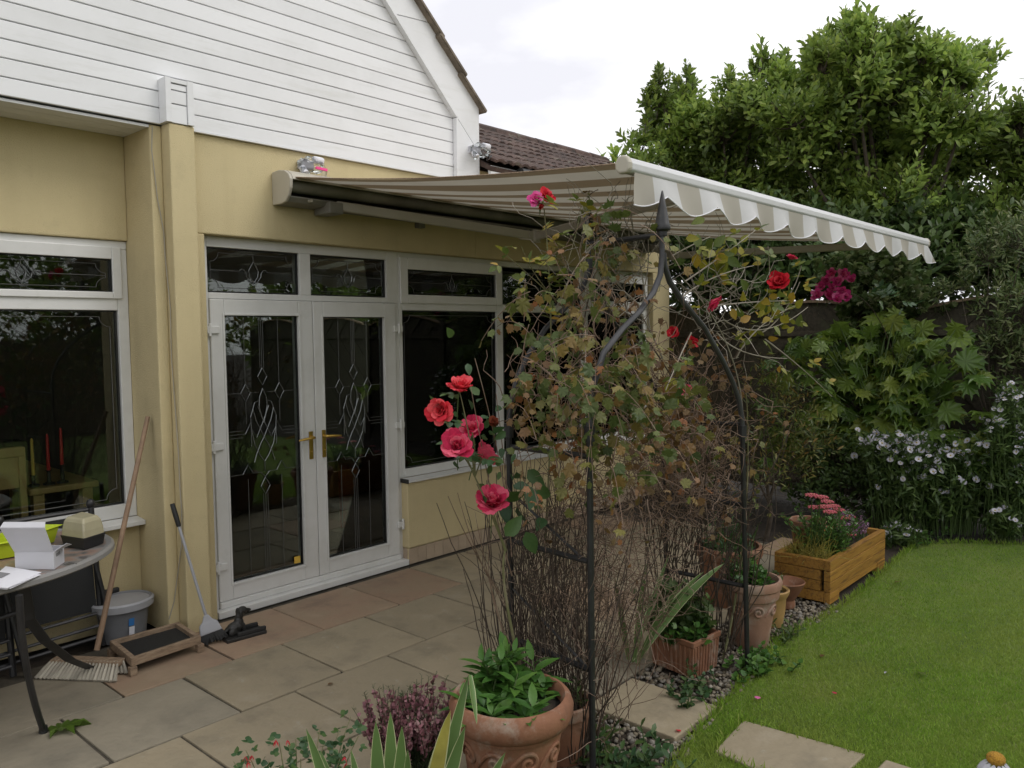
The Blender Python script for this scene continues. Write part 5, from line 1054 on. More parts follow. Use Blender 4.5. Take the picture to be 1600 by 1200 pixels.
# ================================================================== fatsia
def FD(px): return 8.32/(CF[0]+CR[0]*(px-800)/FPX)
ft = thing('fatsia_shrub', 'large glossy fatsia shrub with hand shaped leaves in front of the fence', 'shrub', (*DP(1370, 840, 7.5)[:2], 0))
bsf = np.array([*DP(1370, 840, 7.3)[:2], 0.0]); K = 330
fx = rng.normal(0, 1, K)*.42; cpx = np.clip(1372+fx*235, 1195, 1545); cpy = 500+rng.random(K)**1.0*(205-.0)+((cpx-1372)/175)**2*55; cpy = np.clip(cpy, 505, 730); dep = np.minimum(7.9, np.array([FD(x) for x in cpx])-.22)-rng.random(K)*.42-.15*(cpy-500)/220
pos = np.array([DP(x, y, d) for x, y, d in zip(cpx, cpy, dep)]); outd = norm(pos-(bsf+[0, 0, .9])); outd[:, 2] *= .5; tc_ = norm(CAMP-pos)
ld = norm(outd*.7+tc_*.55+rng.normal(0, .38, (K, 3))+[0, 0, -.35]); upn = norm(np.array([0, 0, .75])+outd*.25+tc_*1.0+rng.normal(0, .25, (K, 3)))
ps = pos-ld*.16
scatter(ft, 'fatsia', frames(ps, ld, upn, rng.uniform(.15, .26, K)), 'lf_fatsia', 300)
pt = np.stack([bez(ps[i]*.72+(bsf+[0, 0, .75])*.28, ps[i]*.86+(bsf+[0, 0, .8])*.14+[0, 0, -.03], ps[i]+ld[i]*.07, 8) for i in range(K)]); tw(ft, pt, .006, .0035, 'stemgreen', 'petioles', 5)
for k in range(5):
    q = MB(); e = bsf+[rng.normal(0, .45), rng.normal(0, .3), rng.uniform(.55, .85)]; q.tube(bez(bsf+[rng.normal(0, .06), rng.normal(0, .06), -.05], (bsf+e)/2+[rng.normal(0, .1), 0, .1], e, 8), list(np.linspace(.028, .014, 8)), 8); P('trunk', q, M['bark'], ft, smooth='auto')
# ================================================================== climbers and shrubs along the fence
def climber(name, label, L_, n, per, leaf, m, kind='ivy', singles=150, cat='climber', base=None, r=.02, **k):
    b_ = base if base is not None else DP(L_[0][0], 845, L_[0][3]); lob = lobespx(L_)
    t = thing(name, label, cat, (b_[0], b_[1], 0)); Ms, pos, sd, ls = crown(lob, n, per, leaf, **k); woods(t, (b_[0], b_[1], 0), lob, r, twigs=(pos, sd, ls)); scatter(t, kind, Ms, m, singles); return t
climber('ivy_climber', 'pale leaved climber spilling over the fence between the two arches', [(x, y, r, FD(x)-.12) for x, y, r in ((1330, 440, 30), (1385, 430, 34), (1372, 475, 42), (1430, 482, 28), (1350, 505, 26), (1300, 425, 18), (1400, 510, 24))], 300, 8, .085, 'lf_ivy', kind='vine', shoot=.2)
climber('ivy_climber', 'feathery climber over the fence at the right edge', [(x, y, r, FD(x)-.14) for x, y, r in ((1545, 410, 36), (1600, 395, 46), (1550, 490, 34), (1605, 510, 50), (1565, 560, 36), (1615, 600, 46), (1500, 455, 20), (1470, 470, 16))], 420, 9, .08, 'lf_ivy', kind='lance', shoot=.24)
climber('bushy_shrub', 'small leaved straggly shrub between the right arch post and the fatsia', [(1195, 630, 38, 6.9), (1235, 670, 40, 6.9), (1190, 700, 38, 6.8), (1235, 745, 34, 6.8), (1265, 700, 30, 6.9), (1180, 760, 34, 6.7)], 200, 7, .07, 'lf_vine', kind='lance', cat='shrub', shoot=.26)
climber('bushy_shrub', 'dark low shrub behind the timber planter', [(1300, 730, 40, 7.4), (1330, 775, 40, 7.3), (1280, 785, 38, 7.3), (1390, 795, 42, 7.25), (1460, 800, 40, 7.2), (1420, 760, 40, 7.3)], 380, 9, .07, 'lf_dark', kind='oval', cat='shrub', shoot=.2, inner=.1)
climber('bushy_shrub', 'dark low shrub under the asters at the right edge', [(1540, 800, 42, 7.05), (1600, 780, 46, 6.85), (1500, 775, 42, 7.15), (1580, 720, 42, 6.9), (1600, 660, 40, 6.85)], 380, 9, .07, 'lf_dark', kind='oval', cat='shrub', shoot=.2, inner=.1)
# ================================================================== asters
AD = MB(); NP = 11
for k in range(NP):
    a = 2*pi*k/NP; c, s_ = cos(a), sin(a); AD.add([(0.12*c-.10*s_, .12*s_+.10*c, .03), (.12*c+.10*s_, .12*s_-.10*c, .03), (.5*c+.11*s_, .5*s_-.11*c, .10), (.5*c-.11*s_, .5*s_+.11*c, .10)], [(0, 1, 2, 3)])
ame = bpy.data.meshes.new('flower'); AD.ell((0, 0, .04), (.14, .14, .09), 8, 4); nf = len(AD.f); ame.from_pydata(AD.v, [], AD.f); ame.materials.append(M['aster']); ame.materials.append(M['aster_eye'])
ame.polygons.foreach_set('material_index', [0 if i < NP else 1 for i in range(nf)]); ame.update()
def asters(label, spots, size, ground_px, dep):
    b_ = DP(*ground_px, dep); t = thing('aster_clump', label, 'flowers', (b_[0], b_[1], 0), 'clumps of pale asters'); P_ = []
    fl = []
    for (x, y, sx, sy, n, d) in spots:
        for k in range(n):
            fl.append(DP(rng.normal(x, sx*.5), rng.normal(y, sy*.5), d+rng.normal(0, .12)))
    fl = np.array(fl); nn = norm(norm(CAMP-fl)*.75+[0, 0, .75]+rng.normal(0, .35, fl.shape))
    for p, n_ in zip(fl, nn):
        x_ = norm(np.cross(n_, [.3, .5, .2])); Mx = np.zeros((3, 4)); s_ = size*rng.uniform(.8, 1.2); Mx[:, 0] = x_*s_; Mx[:, 1] = np.cross(n_, x_)*s_; Mx[:, 2] = n_*s_; Mx[:, 3] = p; inst('flower', ame, Mx, t)
        g = np.array([b_[0]+(p[0]-b_[0])*.75+rng.normal(0, .06)+.05, b_[1]+(p[1]-b_[1])*.75+rng.normal(0, .06)+.02, 0]); P_.append(bez(g, (g+p)/2+[0, 0, p[2]*.15], p, 8))
    P_ = np.array(P_); tw(t, P_, .004, .0018, 'stemgreen')
    n = len(P_)*26; k = rng.integers(0, len(P_), n); j = rng.integers(2, 8, n); lp = P_[k, j]+rng.normal(0, .02, (n, 3)); scatter(t, 'lance', frames(lp, sph(n)+[0, 0, .25], sph(n)+[0, 0, 1.], rng.uniform(.05, .10, n)), 'lf_dark', 60)
asters('broad clump of pale asters under the fatsia', [(1385, 695, 45, 22, 72, 6.88), (1440, 700, 50, 26, 80, 6.88), (1520, 705, 40, 28, 84, 6.84), (1450, 735, 60, 18, 46, 6.8), (1515, 745, 40, 20, 28, 6.8), (1410, 745, 40, 20, 8, 6.8)], .052, (1460, 845), 6.88)
asters('tall pale asters cut by the right edge of the picture', [(1580, 618, 22, 18, 26, 6.6), (1560, 655, 18, 25, 12, 6.6), (1596, 680, 18, 30, 34, 6.6), (1595, 735, 20, 22, 14, 6.6), (1545, 668, 14, 14, 10, 6.6)], .042, (1600, 850), 6.6)
asters('low clump of pale asters just behind the end of the timber planter', [(1402, 832, 22, 14, 26, 6.6), (1412, 845, 14, 10, 6, 6.6)], .05, (1403, 860), 6.6)
asters('sparse low asters at the far corner of the lawn', [(1565, 797, 14, 6, 9, 6.6), (1580, 812, 16, 14, 12, 6.6)], .046, (1575, 850), 6.6)
def twigmass(t, lo, hi, n, L, r, m, bias=(0, 0, .12), wander=.3, name='twigs', npt=9, up=1.0, sp=.45):
    lo, hi = np.minimum(lo, hi), np.maximum(lo, hi); p0 = rng.uniform(lo, hi, (n, 3)); d = rng.normal(0, sp, (n, 3))+[0, 0, up]; return tw(t, grow(p0, d, L*rng.uniform(.5, 1.3, n), npt, wander, bias), r, r*.5, m, name)
# ================================================================== roses
def petalmesh(w_, h, cup, curl):
    V = []; F = []; n = 5
    for j in range(n):
        t = j/(n-1)
        for i in range(5):
            u = (i-2)/2; ww = w_*(.35+.75*sin(pi*min(1, t*.78+.08))); x = u*ww/2; z = h*t; y = cup*(sin(t*pi*.6))*1.0+curl*max(0, t-.7)**1.5*6+(-abs(u)**2*w_*.22*(1-t*.5))
            V.append((x, y, z-abs(u)**2.5*h*.13*t+.045*sin(i*2.3+t*6)*t))
    for j in range(n-1):
        for i in range(4): a = j*5+i; F.append((a, a+1, a+6, a+5))
    return np.array(V), np.array(F)
PET = [petalmesh(.74, .60, .46, .34), petalmesh(.66, .62, .25, .16), petalmesh(.50, .60, .09, .03)]
PM = {}
def rose(parent, p, size, m, face=None, layers=((7, 0, 0), (7, 0, .45), (7, 1, .2), (6, 1, .7), (5, 2, .3), (4, 2, .9)), seed=0):
    r = random.Random(seed); p = np.array(p, float); n_ = norm(norm(CAMP-p)*.8+np.array([r.uniform(-.5, .5), r.uniform(-.3, .3), .55])) if face is None else norm(face)
    x_ = norm(np.cross(n_, [.3, .4, .8])); y_ = np.cross(n_, x_); B = np.stack([x_, y_, n_], 1)
    q = MB(); c = Vector(p); q.ell(c, (size*.10, size*.10, size*.12)); sb_ = p-n_*size*1.1+np.array([0, 0, -size*.9]); q.tube(bez(p, p-n_*size*.8, sb_, 6), [.0028, .0024, .0022, .0022, .002, .002], 5)
    for k in range(5): a = k*1.257; q.tube([p-n_*size*.06, p+(x_*cos(a)+y_*sin(a))*size*.22+n_*size*.02, p+(x_*cos(a)+y_*sin(a))*size*.42-n_*size*.10], [size*.05, size*.045, size*.008], 4)
    hip = P('rose', q, M['stemgreen'], parent, smooth=True)
    for n, k, ph in layers:
        for j in range(n):
            a = 2*pi*j/n+ph+r.uniform(-.15, .15); R_ = np.array([[cos(a), -sin(a), 0], [sin(a), cos(a), 0], [0, 0, 1]]); s_ = size*r.uniform(.8, 1.15); tl_ = r.uniform(-.28, .30)
            T_ = np.array([[1, 0, 0], [0, cos(tl_), sin(tl_)], [0, -sin(tl_), cos(tl_)]])
            if (k, m) not in PM: PM[(k, m)] = npmesh('petal', PET[k][0], PET[k][1], M[m], smooth=True)
            Mx = np.zeros((3, 4)); Mx[:, :3] = B@R_@T_*s_; Mx[:, 3] = p-n_*size*.12+(B@R_@np.array([0, .05*size, 0])); inst('petal', PM[(k, m)], Mx, hip)
    return hip
def sprays(parent, path, n, m, L, singles=200, per=5, t0=.25, kind='rose'):
    path = np.asarray(path); Ms = []
    for k in range(n):
        t = t0+(1-t0)*(k+rng.random())/n; f = t*(len(path)-1); i = min(int(f), len(path)-2); p = path[i]+(path[i+1]-path[i])*(f-i); ax = norm(path[i+1]-path[i])
        d = norm(np.cross(ax, sph(1)[0])*1.0+ax*.4+[0, 0, .1]); d[2] -= .1; up = norm(np.array([0, 0, 1.])+rng.normal(0, .35, 3)+norm(CAMP-p)*.4); sd_ = norm(np.cross(d, up)); l = L*rng.uniform(.7, 1.2)
        off_ = [(1.6*l*j_, s_) for j_, s_ in ((.5, 1), (.5, -1), (.95, 1), (.95, -1), (1.1, 0))][5-per:]
        for a, s_ in off_: Ms.append(frames([p+d*a], [d*(.55 if s_ else 1)+sd_*s_], [up+rng.normal(0, .2, 3)], [l*(1 if s_ else 1.15)])[0])
    return Ms
# left climbing rose
rl = thing('climbing_rose', 'climbing rose with large coral and pink blooms on the left arch post', 'rose', (2.50, 2.06, 0))
RB = np.array([2.50, 2.10, 0.0]); Ms = []
def cane(pp, r, m='cane', par=None, n=16): q = MB(); pts = bez(*pp, n); q.tube(pts, list(np.linspace(r, r*.45, n)), 6); P('cane', q, M[m], par, smooth='auto'); return pts
blooms = [((718, 607), 2.10, .062, 'rose_coral', 1), ((690, 641), 2.08, .058, 'rose_coral', 2), ((738, 671), 2.16, .056, 'rose_pink', 3), ((714, 698), 2.06, .066, 'rose_pink', 4), ((753, 712), 2.12, .062, 'rose_pink', 5), ((769, 787), 2.10, .080, 'rose_pink', 6)]
for (px, Y, s_, m_, sd_) in blooms:
    p = WY(*px, Y); face = None
    if sd_ == 1: face = (-.2, -.5, 1.2)
    if sd_ == 2: face = (-1.2, -.6, .15)
    if sd_ == 5: face = (.9, -.2, .5)
    rose(rl, p, s_, m_, face, seed=sd_)
tips = {(718, 607): 2.10, (690, 641): 2.08, (738, 671): 2.16, (714, 698): 2.06, (753, 712): 2.12, (769, 787): 2.10, (660, 470): 2.2, (645, 600): 2.1}
hub = WY(742, 745, 2.12); hub2 = WY(790, 860, 2.10)
c0_ = cane((RB, WY(770, 900, 2.1), hub2), .008, par=rl); c1__ = cane((hub2, WY(768, 800, 2.1), hub), .006, par=rl)
for px in ((718, 612), (690, 650), (738, 676), (714, 705), (753, 716)): p = WY(*px, 2.1); Ms += sprays(rl, cane((hub, (hub+p)/2+[.01, 0, .02], p), .0035, par=rl), 2, 'lf_rose', .04, t0=.4)
cane((hub2, WY(780, 830, 2.1), WY(769, 795, 2.1)), .004, par=rl)
for a, b_, c in (((800, 900), (770, 800), (733, 590)), ((800, 870), (792, 740), (742, 560)), ((795, 800), (785, 690), (775, 615)), ((790, 940), (735, 860), (700, 775)), ((800, 960), (745, 890), (715, 770)), ((790, 1000), (760, 900), (742, 800)), ((800, 1010), (755, 930), (765, 850))):
    pts = cane((WY(*a, 2.14), WY(*b_, 2.12), WY(*c, 2.10)), .0028, 'twig_pale', rl)
for (x, y) in ((800, 775), (815, 760), (830, 775), (842, 790), (815, 805), (800, 825), (828, 845), (845, 818), (812, 745), (850, 770), (835, 745), (790, 800)):
    p = WY(x, y, 2.06+rng.normal(0, .03)); d = norm([rng.normal(0, .8), -.4, rng.normal(-.3, .5)]); Ms.append(frames([p-d*.04], [d], [norm(CAMP-p)+rng.normal(0, .45, 3)], [rng.uniform(.075, .105)])[0])
for k in range(26):
    p = WY(rng.normal(760, 30), rng.normal(690, 60), 2.12+rng.normal(0, .04)); d = sph(1)[0]; Ms.append(frames([p], [d], [norm(CAMP-p)+rng.normal(0, .6, 3)], [rng.uniform(.03, .055)])[0])
scatter(rl, 'rose', np.array(Ms), 'lf_rose', 300)
rose(rl, WY(772, 662, 2.1), .05, 'rose_faded', None, ((5, 1, 0), (4, 2, .5)), 9)
# right climbing rose
rr = thing('climbing_rose', 'climbing rose with red blooms and yellowing leaves spreading right from the arch top', 'rose', (3.86, 1.96, 0))
RB2 = np.array([3.86, 1.98, 0.0]); Ms = []
top = WY(1165, 600, 1.95); st_ = [cane((RB2, WY(1180, 820, 1.97), top), .008, par=rr)]
for a, b_, c in (((1160, 640), (1150, 520), (1062, 430)), ((1150, 560), (1180, 500), (1250, 475)), ((1130, 500), (1190, 540), (1262, 480)), ((1100, 480), (1170, 470), (1240, 470)), ((1070, 440), (1130, 400), (1180, 360)), ((1060, 470), (1100, 430), (1178, 415)), ((1200, 500), (1205, 440), (1200, 385)), ((1190, 520), (1225, 500), (1250, 440)), ((1195, 530), (1250, 570), (1300, 620)), ((1050, 400), (1075, 385), (1110, 370)), ((1120, 520), (1150, 560), (1230, 560)), ((1080, 520), (1060, 560), (1040, 610)), ((1190, 505), (1240, 470), (1252, 415))):
    pts = cane((WY(*a, 1.90), WY(*b_, 1.84), WY(*c, 1.80)), .0042, 'twig_grey', rr); Ms += sprays(rr, pts, 4, 'x', .042, per=3, t0=.3)
for (x, y, n, sx) in ((1150, 410, 10, 40), (1205, 470, 16, 35), (1100, 400, 10, 30), (1215, 500, 12, 30), (1160, 390, 6, 20), (1180, 480, 10, 40)):
    for k in range(n):
        p = WY(rng.normal(x, sx*.6), rng.normal(y, 18), 1.83+rng.normal(0, .06)); Ms.append(frames([p], [sph(1)[0]+[0, 0, -.3]], [norm(CAMP-p)+rng.normal(0, .5, 3)], [rng.uniform(.05, .08)])[0])
twigmass(rr, WY(1080, 500, 1.95)-.08, WY(1190, 470, 1.78)+.08, 60, .38, .0024, 'twig_grey', wander=.35, up=.1)
scatter(rr, 'rose', np.array(Ms), 'lf_rose_yellow', 300)
for (px, Y, s_, m_, sd_, f_) in (((1112, 472), 1.80, .050, 'rose_pink', 11, (.3, -.6, -.6)), ((1217, 442), 1.80, .070, 'rose_red', 12, None), ((1236, 404), 1.80, .035, 'rose_pink', 13, (.3, -.3, 1)), ((1052, 522), 1.95, .036, 'rose_red', 14, None), ((1079, 537), 1.95, .038, 'rose_red', 15, None), ((1072, 612), 1.9, .036, 'rose_pink', 16, None)):
    rose(rr, WY(*px, Y), s_, m_, f_, seed=sd_)
rt = thing('climbing_rose', 'rose shoot with paired pink and red blooms under the awning fabric', 'rose', (2.62, 2.25, 0)); Ms = []
pts = cane((np.array([2.60, 2.26, 0]), WY(880, 620, 2.28), WY(850, 325, 2.2)), .006, par=rt, n=24); Ms += sprays(rt, pts, 12, 'x', .05, per=5, t0=.62)
for a, b_, c in (((870, 470), (830, 430), (815, 385)), ((880, 480), (840, 440), (792, 400)), ((880, 430), (905, 360), (908, 318))): Ms += sprays(rt, cane((WY(*a, 2.25), WY(*b_, 2.2), WY(*c, 2.2)), .003, par=rt), 5, 'x', .045, per=3, t0=.3)
scatter(rt, 'rose', np.array(Ms), 'lf_rose_yellow', 300)
rose(rt, WY(839, 312, 2.2), .040, 'rose_magenta', None, seed=21); rose(rt, WY(853, 309, 2.2), .046, 'rose_red', None, seed=22); rose(rt, WY(845, 320, 2.18), .03, 'rose_red', (0, -.5, -.8), ((5, 1, 0), (4, 2, .5)), 23)
# magenta cluster near the fence
rk = thing('rambling_rose', 'rambling rose with one tight cluster of magenta blooms against the fence top', 'rose', (*DP(1430, 800, 7.5)[:2], 0))
cb_ = DP(1300, 800, 6.6); cb_[2] = 0; cen = DP(1300, 460, 6.5); cane((DP(1430, 720, 7.5), DP(1390, 430, 7.4), cen), .005, 'twig_dark', par=rk, n=20)
for k, (x, y) in enumerate(((1300, 428), (1318, 430), (1288, 440), (1310, 440), (1330, 438), (1282, 450), (1300, 452), (1316, 456), (1294, 462), (1322, 464), (1309, 468), (1276, 462))):
    rose(rk, DP(x, y, 6.45+rng.normal(0, .03)), .062, 'rose_magenta', None, ((5, 0, 0), (5, 1, .5), (4, 2, .9)), 40+k)
Ms = sprays(rk, bez(DP(1320, 470, 6.5), DP(1370, 450, 6.9), DP(1420, 480, 7.2)), 12, 'x', .06); scatter(rk, 'rose', np.array(Ms), 'lf_rose', 120)
# ================================================================== creepers on the arch
cr_ = thing('autumn_creeper', 'creeper with green and rusty leaves over bare stems on the left arch side', 'creeper', (2.56, 2.07, 0))
twigmass(cr_, (2.46, 1.88, 0), (2.66, 2.38, .05), 105, 1.0, .0036, 'twig_dark', wander=.09, bias=(.008, 0, .06), npt=12, sp=.10)
twigmass(cr_, (2.46, 1.86, .15), (2.70, 2.36, .8), 170, .45, .0022, 'twig_dark', wander=.2, sp=.22, bias=(.01, 0, .08))
twigmass(cr_, (2.56, 1.80, .45), (3.05, 2.22, 1.05), 400, .34, .0019, 'twig_pale', wander=.5, bias=(0, 0, -.04), up=.2)
twigmass(cr_, (2.55, 1.82, .0), (2.95, 2.15, .45), 90, .5, .0022, 'twig_pale', wander=.25, up=.9, sp=.25)
twigmass(cr_, (2.50, 1.85, 1.0), (2.98, 2.32, 1.72), 120, .34, .0026, 'twig_pale', wander=.32, up=.5)
for a, b_, c, r_ in (((925, 455), (985, 520), (1030, 575), .010), ((930, 440), (1000, 505), (1050, 590), .007), ((940, 560), (960, 470), (925, 380), .006), ((905, 640), (900, 520), (930, 430), .006), ((1020, 560), (1010, 450), (985, 340), .005), ((1000, 470), (1020, 420), (1010, 345), .004), ((870, 480), (900, 400), (960, 350), .004), ((1035, 560), (1000, 470), (940, 420), .005)):
    cane((WY(*a, 2.22), WY(*b_, 2.18), WY(*c, 2.15)), r_, 'twig_dark' if r_ > .0055 else 'twig_grey', cr_)
twigmass(cr_, WY(900, 480, 2.25)-.1, WY(1010, 380, 2.1)+.1, 70, .4, .0026, 'twig_grey', wander=.35, up=.5)
CLP = []
def leafcloud(spots, size, kind):       # leaves sit on short hanging shoots, five to a shoot
    Ms = []
    for x, y, sx, sy, n, Y0, Y1 in spots:
        for k in range(max(1, int(n*.85/5))):
            p = WY(rng.normal(x, sx*.5), rng.normal(y, sy*.5)-6, rng.uniform(Y0, Y1)); d = norm(rng.normal(0, .7, 3)+np.array([0, 0, -.35])); L_ = rng.uniform(.14, .30); pth = bez(p, p+d*L_*.5+[0, 0, .04], p+d*L_+[0, 0, -.05], 7); CLP.append(pth)
            for j in range(6):
                if rng.random() < .14: continue
                b_ = pth[j+1]; sd_ = norm(np.cross(pth[min(j+1, 6)]-pth[j], sph(1)[0])); ld = norm(sd_*(1 if j % 2 else -1)+d*.4+[0, 0, -.55]); Ms.append(frames([b_+ld*.012], [ld], [norm(CAMP-b_)*.55+[0, 0, .4]+rng.normal(0, .5, 3)], [size*rng.uniform(.55, 1.25)*(1.1-.06*j)])[0])
    return np.array(Ms)
scatter(cr_, 'vine', leafcloud([(870, 560, 90, 80, 70, 1.85, 2.3), (850, 620, 70, 70, 45, 1.85, 2.3), (880, 500, 80, 60, 40, 1.85, 2.3), (910, 400, 70, 80, 46, 1.9, 2.35), (960, 420, 80, 60, 30, 1.85, 2.3), (850, 440, 60, 60, 20, 2.0, 2.3), (960, 590, 90, 60, 55, 1.78, 2.0), (1000, 650, 70, 60, 55, 1.75, 2.0), (1000, 590, 60, 50, 25, 1.75, 2.0), (900, 640, 50, 50, 24, 1.8, 2.1), (950, 560, 90, 60, 60, 1.70, 1.82), (1000, 620, 90, 70, 70, 1.68, 1.82), (1035, 690, 60, 60, 45, 1.70, 1.85), (910, 600, 60, 60, 40, 1.72, 1.82), (900, 690, 60, 60, 40, 1.75, 1.9), (870, 590, 80, 90, 50, 1.85, 2.2), (900, 430, 70, 90, 40, 1.9, 2.2)], .054, 'vine'), 'lf_vine', 300)
scatter(cr_, 'vine', leafcloud([(890, 700, 70, 70, 42, 1.8, 2.1), (870, 650, 70, 60, 34, 1.8, 2.2), (1000, 560, 110, 50, 44, 1.78, 2.0), (930, 540, 80, 60, 30, 1.8, 2.1), (890, 770, 60, 70, 22, 1.8, 2.0), (850, 560, 70, 70, 24, 1.9, 2.2), (1040, 620, 50, 50, 24, 1.78, 2.0)]+[(930, 620, 150, 160, 150, 1.8, 2.25), (1000, 720, 120, 90, 70, 1.8, 2.2), (930, 420, 110, 110, 60, 1.9, 2.3)], .038, 'vine'), 'lf_autumn', 280, name='withered_leaf', rest='withered_foliage')
tw(cr_, np.array(CLP), .0022, .0012, 'twig_pale', 'shoots'); CLP.clear()
cr2 = thing('autumn_creeper', 'creeper with rusty leaves and dead brown stems on the right side of the arch', 'creeper', (3.82, 2.12, 0))
twigmass(cr2, (3.72, 1.90, 0), (3.92, 2.40, .2), 70, 1.1, .0038, 'twig_dark', wander=.13, npt=11, sp=.15)
twigmass(cr2, (3.62, 1.95, .75), (3.98, 2.5, 1.5), 330, .42, .0028, 'twig_pale', wander=.45, up=.3)
twigmass(cr2, (3.34, 1.85, .75), (3.78, 2.22, 1.3), 200, .36, .0022, 'twig_pale', wander=.5, up=.1)
twigmass(cr2, (3.72, 1.9, .3), (4.15, 2.45, .9), 90, .45, .0026, 'twig_dark', wander=.35, up=.4)
scatter(cr2, 'vine', leafcloud([(1070, 690, 60, 70, 60, 1.82, 2.1), (1060, 740, 60, 60, 26, 1.85, 2.1), (1100, 650, 70, 70, 28, 1.9, 2.3), (1110, 720, 60, 80, 24, 1.9, 2.2), (1090, 590, 60, 70, 22, 2.0, 2.4)]+[(1100, 640, 90, 130, 110, 1.85, 2.3), (1110, 760, 90, 100, 60, 1.9, 2.3), (1060, 700, 60, 60, 50, 1.72, 1.85)], .044, 'vine'), 'lf_autumn', 260, name='withered_leaf', rest='withered_foliage')
scatter(cr2, 'vine', leafcloud([(1060, 670, 60, 50, 26, 1.82, 2.1), (1150, 760, 60, 90, 30, 2.0, 2.3), (1190, 700, 40, 80, 24, 2.0, 2.2), (1040, 650, 40, 40, 14, 1.8, 2.0)], .055, 'vine'), 'lf_vine', 120)
tw(cr2, np.array(CLP), .0022, .0012, 'twig_pale', 'shoots')
# ================================================================== plants in and round the pots
def shootplant(t, spots, L, per, m, kind='lance', singles=200, hgt=.12, wd=.004):
    Ms = []; Ps = []
    for (x, y, z, h) in spots:
        b_ = np.array([x, y, z]); tp_ = b_+[rng.normal(0, h*.35), rng.normal(0, h*.35), h]; Ps.append(bez(b_, (b_+tp_)/2+[0, 0, h*.1], tp_, 6))
        for j in range(per):
            f = (j+.5)/per; p = b_+(tp_-b_)*f; a = j*2.4+rng.random(); el = .15+.75*f; d = np.array([cos(a)*cos(el), sin(a)*cos(el), sin(el)]); Ms.append(frames([p], [d], [[0, 0, 1.]+rng.normal(0, .2, 3)], [L*(1.15-.45*f)*rng.uniform(.75, 1.2)])[0])
    tw(t, np.array(Ps), wd, wd*.6, 'stemgreen'); scatter(t, kind, np.array(Ms), m, singles)
def inpot(c, r, z, n, h0, h1, skew=(0, 0)):
    a = rng.random(n)*2*pi; q = r*np.sqrt(rng.random(n)); return [(c[0]+q[i]*cos(a[i])+skew[0], c[1]+q[i]*sin(a[i])+skew[1], z, rng.uniform(h0, h1)) for i in range(n)]
pl1 = thing('leafy_plant', 'fresh green lance leaved plant growing in the large scroll pot', 'plant', (BP[0], BP[1], .40))
shootplant(pl1, inpot(BP, .10, .40, 13, .06, .15, (.06, .06))+inpot(BP, .16, .40, 9, .02, .06), .115, 9, 'lf_fresh', 'lance2', 260)
shootplant(pl1, inpot(BP, .17, .40, 26, .008, .03), .035, 5, 'lf_rose', 'oval', 60)
pl2 = thing('trailing_plant', 'dark leafy trailing plant in the small pot behind the scroll pot', 'plant', (pc2[0], pc2[1], .2)); shootplant(pl2, inpot(pc2, .09, .2, 20, .04, .14), .055, 7, 'lf_dark', 'oval', 120)
sqp = (*sqc, 0)
pl3 = thing('trailing_plant', 'dense green ivy leaved plant filling the square ribbed planter', 'plant', (*sqc, .15)); shootplant(pl3, inpot(sqp, .15, .15, 46, .06, .30, (.03, .05)), .06, 9, 'lf_dark', 'vine', 240); shootplant(pl3, inpot(sqp, .16, .15, 26, .02, .14), .045, 7, 'lf_fresh', 'round', 120)
pl4 = thing('trailing_plant', 'bright small leaved plant in the tall scroll pot', 'plant', (TP[0], TP[1], .34)); shootplant(pl4, inpot(TP, .12, .345, 34, .03, .12), .042, 8, 'lf_fresh', 'round', 160); shootplant(pl4, inpot(TP, .1, .345, 10, .15, .35, (-.03, .05)), .05, 8, 'lf_rose', 'oval', 80)
pl5 = thing('leafy_plant', 'small leaved plant with a few lilac flowers in the wide pot at the back', 'plant', (FB[0], FB[1], .35)); shootplant(pl5, inpot(FB, .16, .345, 34, .05, .22), .05, 8, 'lf_rose', 'oval', 150)
def spikes(t, spots, m_leaf, m_fl, hf=.55, dens=26, ls=.014, sing=120):
    Ps = []; A = []; B = []
    for (x, y, z, h) in spots:
        b_ = np.array([x, y, z]); tp_ = b_+[rng.normal(0, h*.22), rng.normal(0, h*.22), h]; pth = bez(b_, (b_+tp_)/2+rng.normal(0, h*.06, 3), tp_, 8); Ps.append(pth)
        for j in range(dens):
            f = rng.random(); i = min(6, int(f*7)); p = pth[i]+(pth[i+1]-pth[i])*(f*7-i); a = rng.random()*6.28; d = np.array([cos(a), sin(a), .7]); (B if (f > 1-hf and f < .9) else A).append(frames([p], [d], [sph(1)[0]], [ls*rng.uniform(.7, 1.4)])[0])
    tw(t, np.array(Ps), .0022, .001, 'heather_leaf'); scatter(t, 'needle', np.array(A), m_leaf, 0); scatter(t, 'round', np.array(B), m_fl, sing, 'floret', 'florets')
HC = (1.90, 2.22, 0)
hp_ = thing('terracotta_pot', 'terracotta pot of pink heather at the bottom edge beside the scroll pot', 'pot', HC, 'terracotta pots along the gravel strip'); q = MB(); q.lathe([(0, 0), (.10, 0), (.13, .13), (.15, .14), (.15, .17), (.135, .17), (.13, .15)], 28, HC); P('body', q, M['terra'], hp_, smooth='auto'); soilcap(hp_, HC, .132, .15)
h1_ = thing('heather', 'bushy pink flowering heather beside the large scroll pot', 'heather', (HC[0], HC[1], .15))
sp = []
for k in range(120):
    a = rng.random()*6.28; q_ = .21*math.sqrt(rng.random()); sp.append((HC[0]+q_*.62*cos(a)-.02, HC[1]+q_*.62*sin(a), .15, rng.uniform(.16, .31)))
spikes(h1_, sp, 'heather_leaf', 'heather_fl', .6, 60, .016, 150)
h2_ = thing('heather', 'small grey green heather in the ochre pot', 'heather', (YP[0], YP[1], .19)); spikes(h2_, inpot(YP, .07, .19, 46, .05, .14), 'lf_dark', 'lf_ivy', .3, 30, .018, 40)
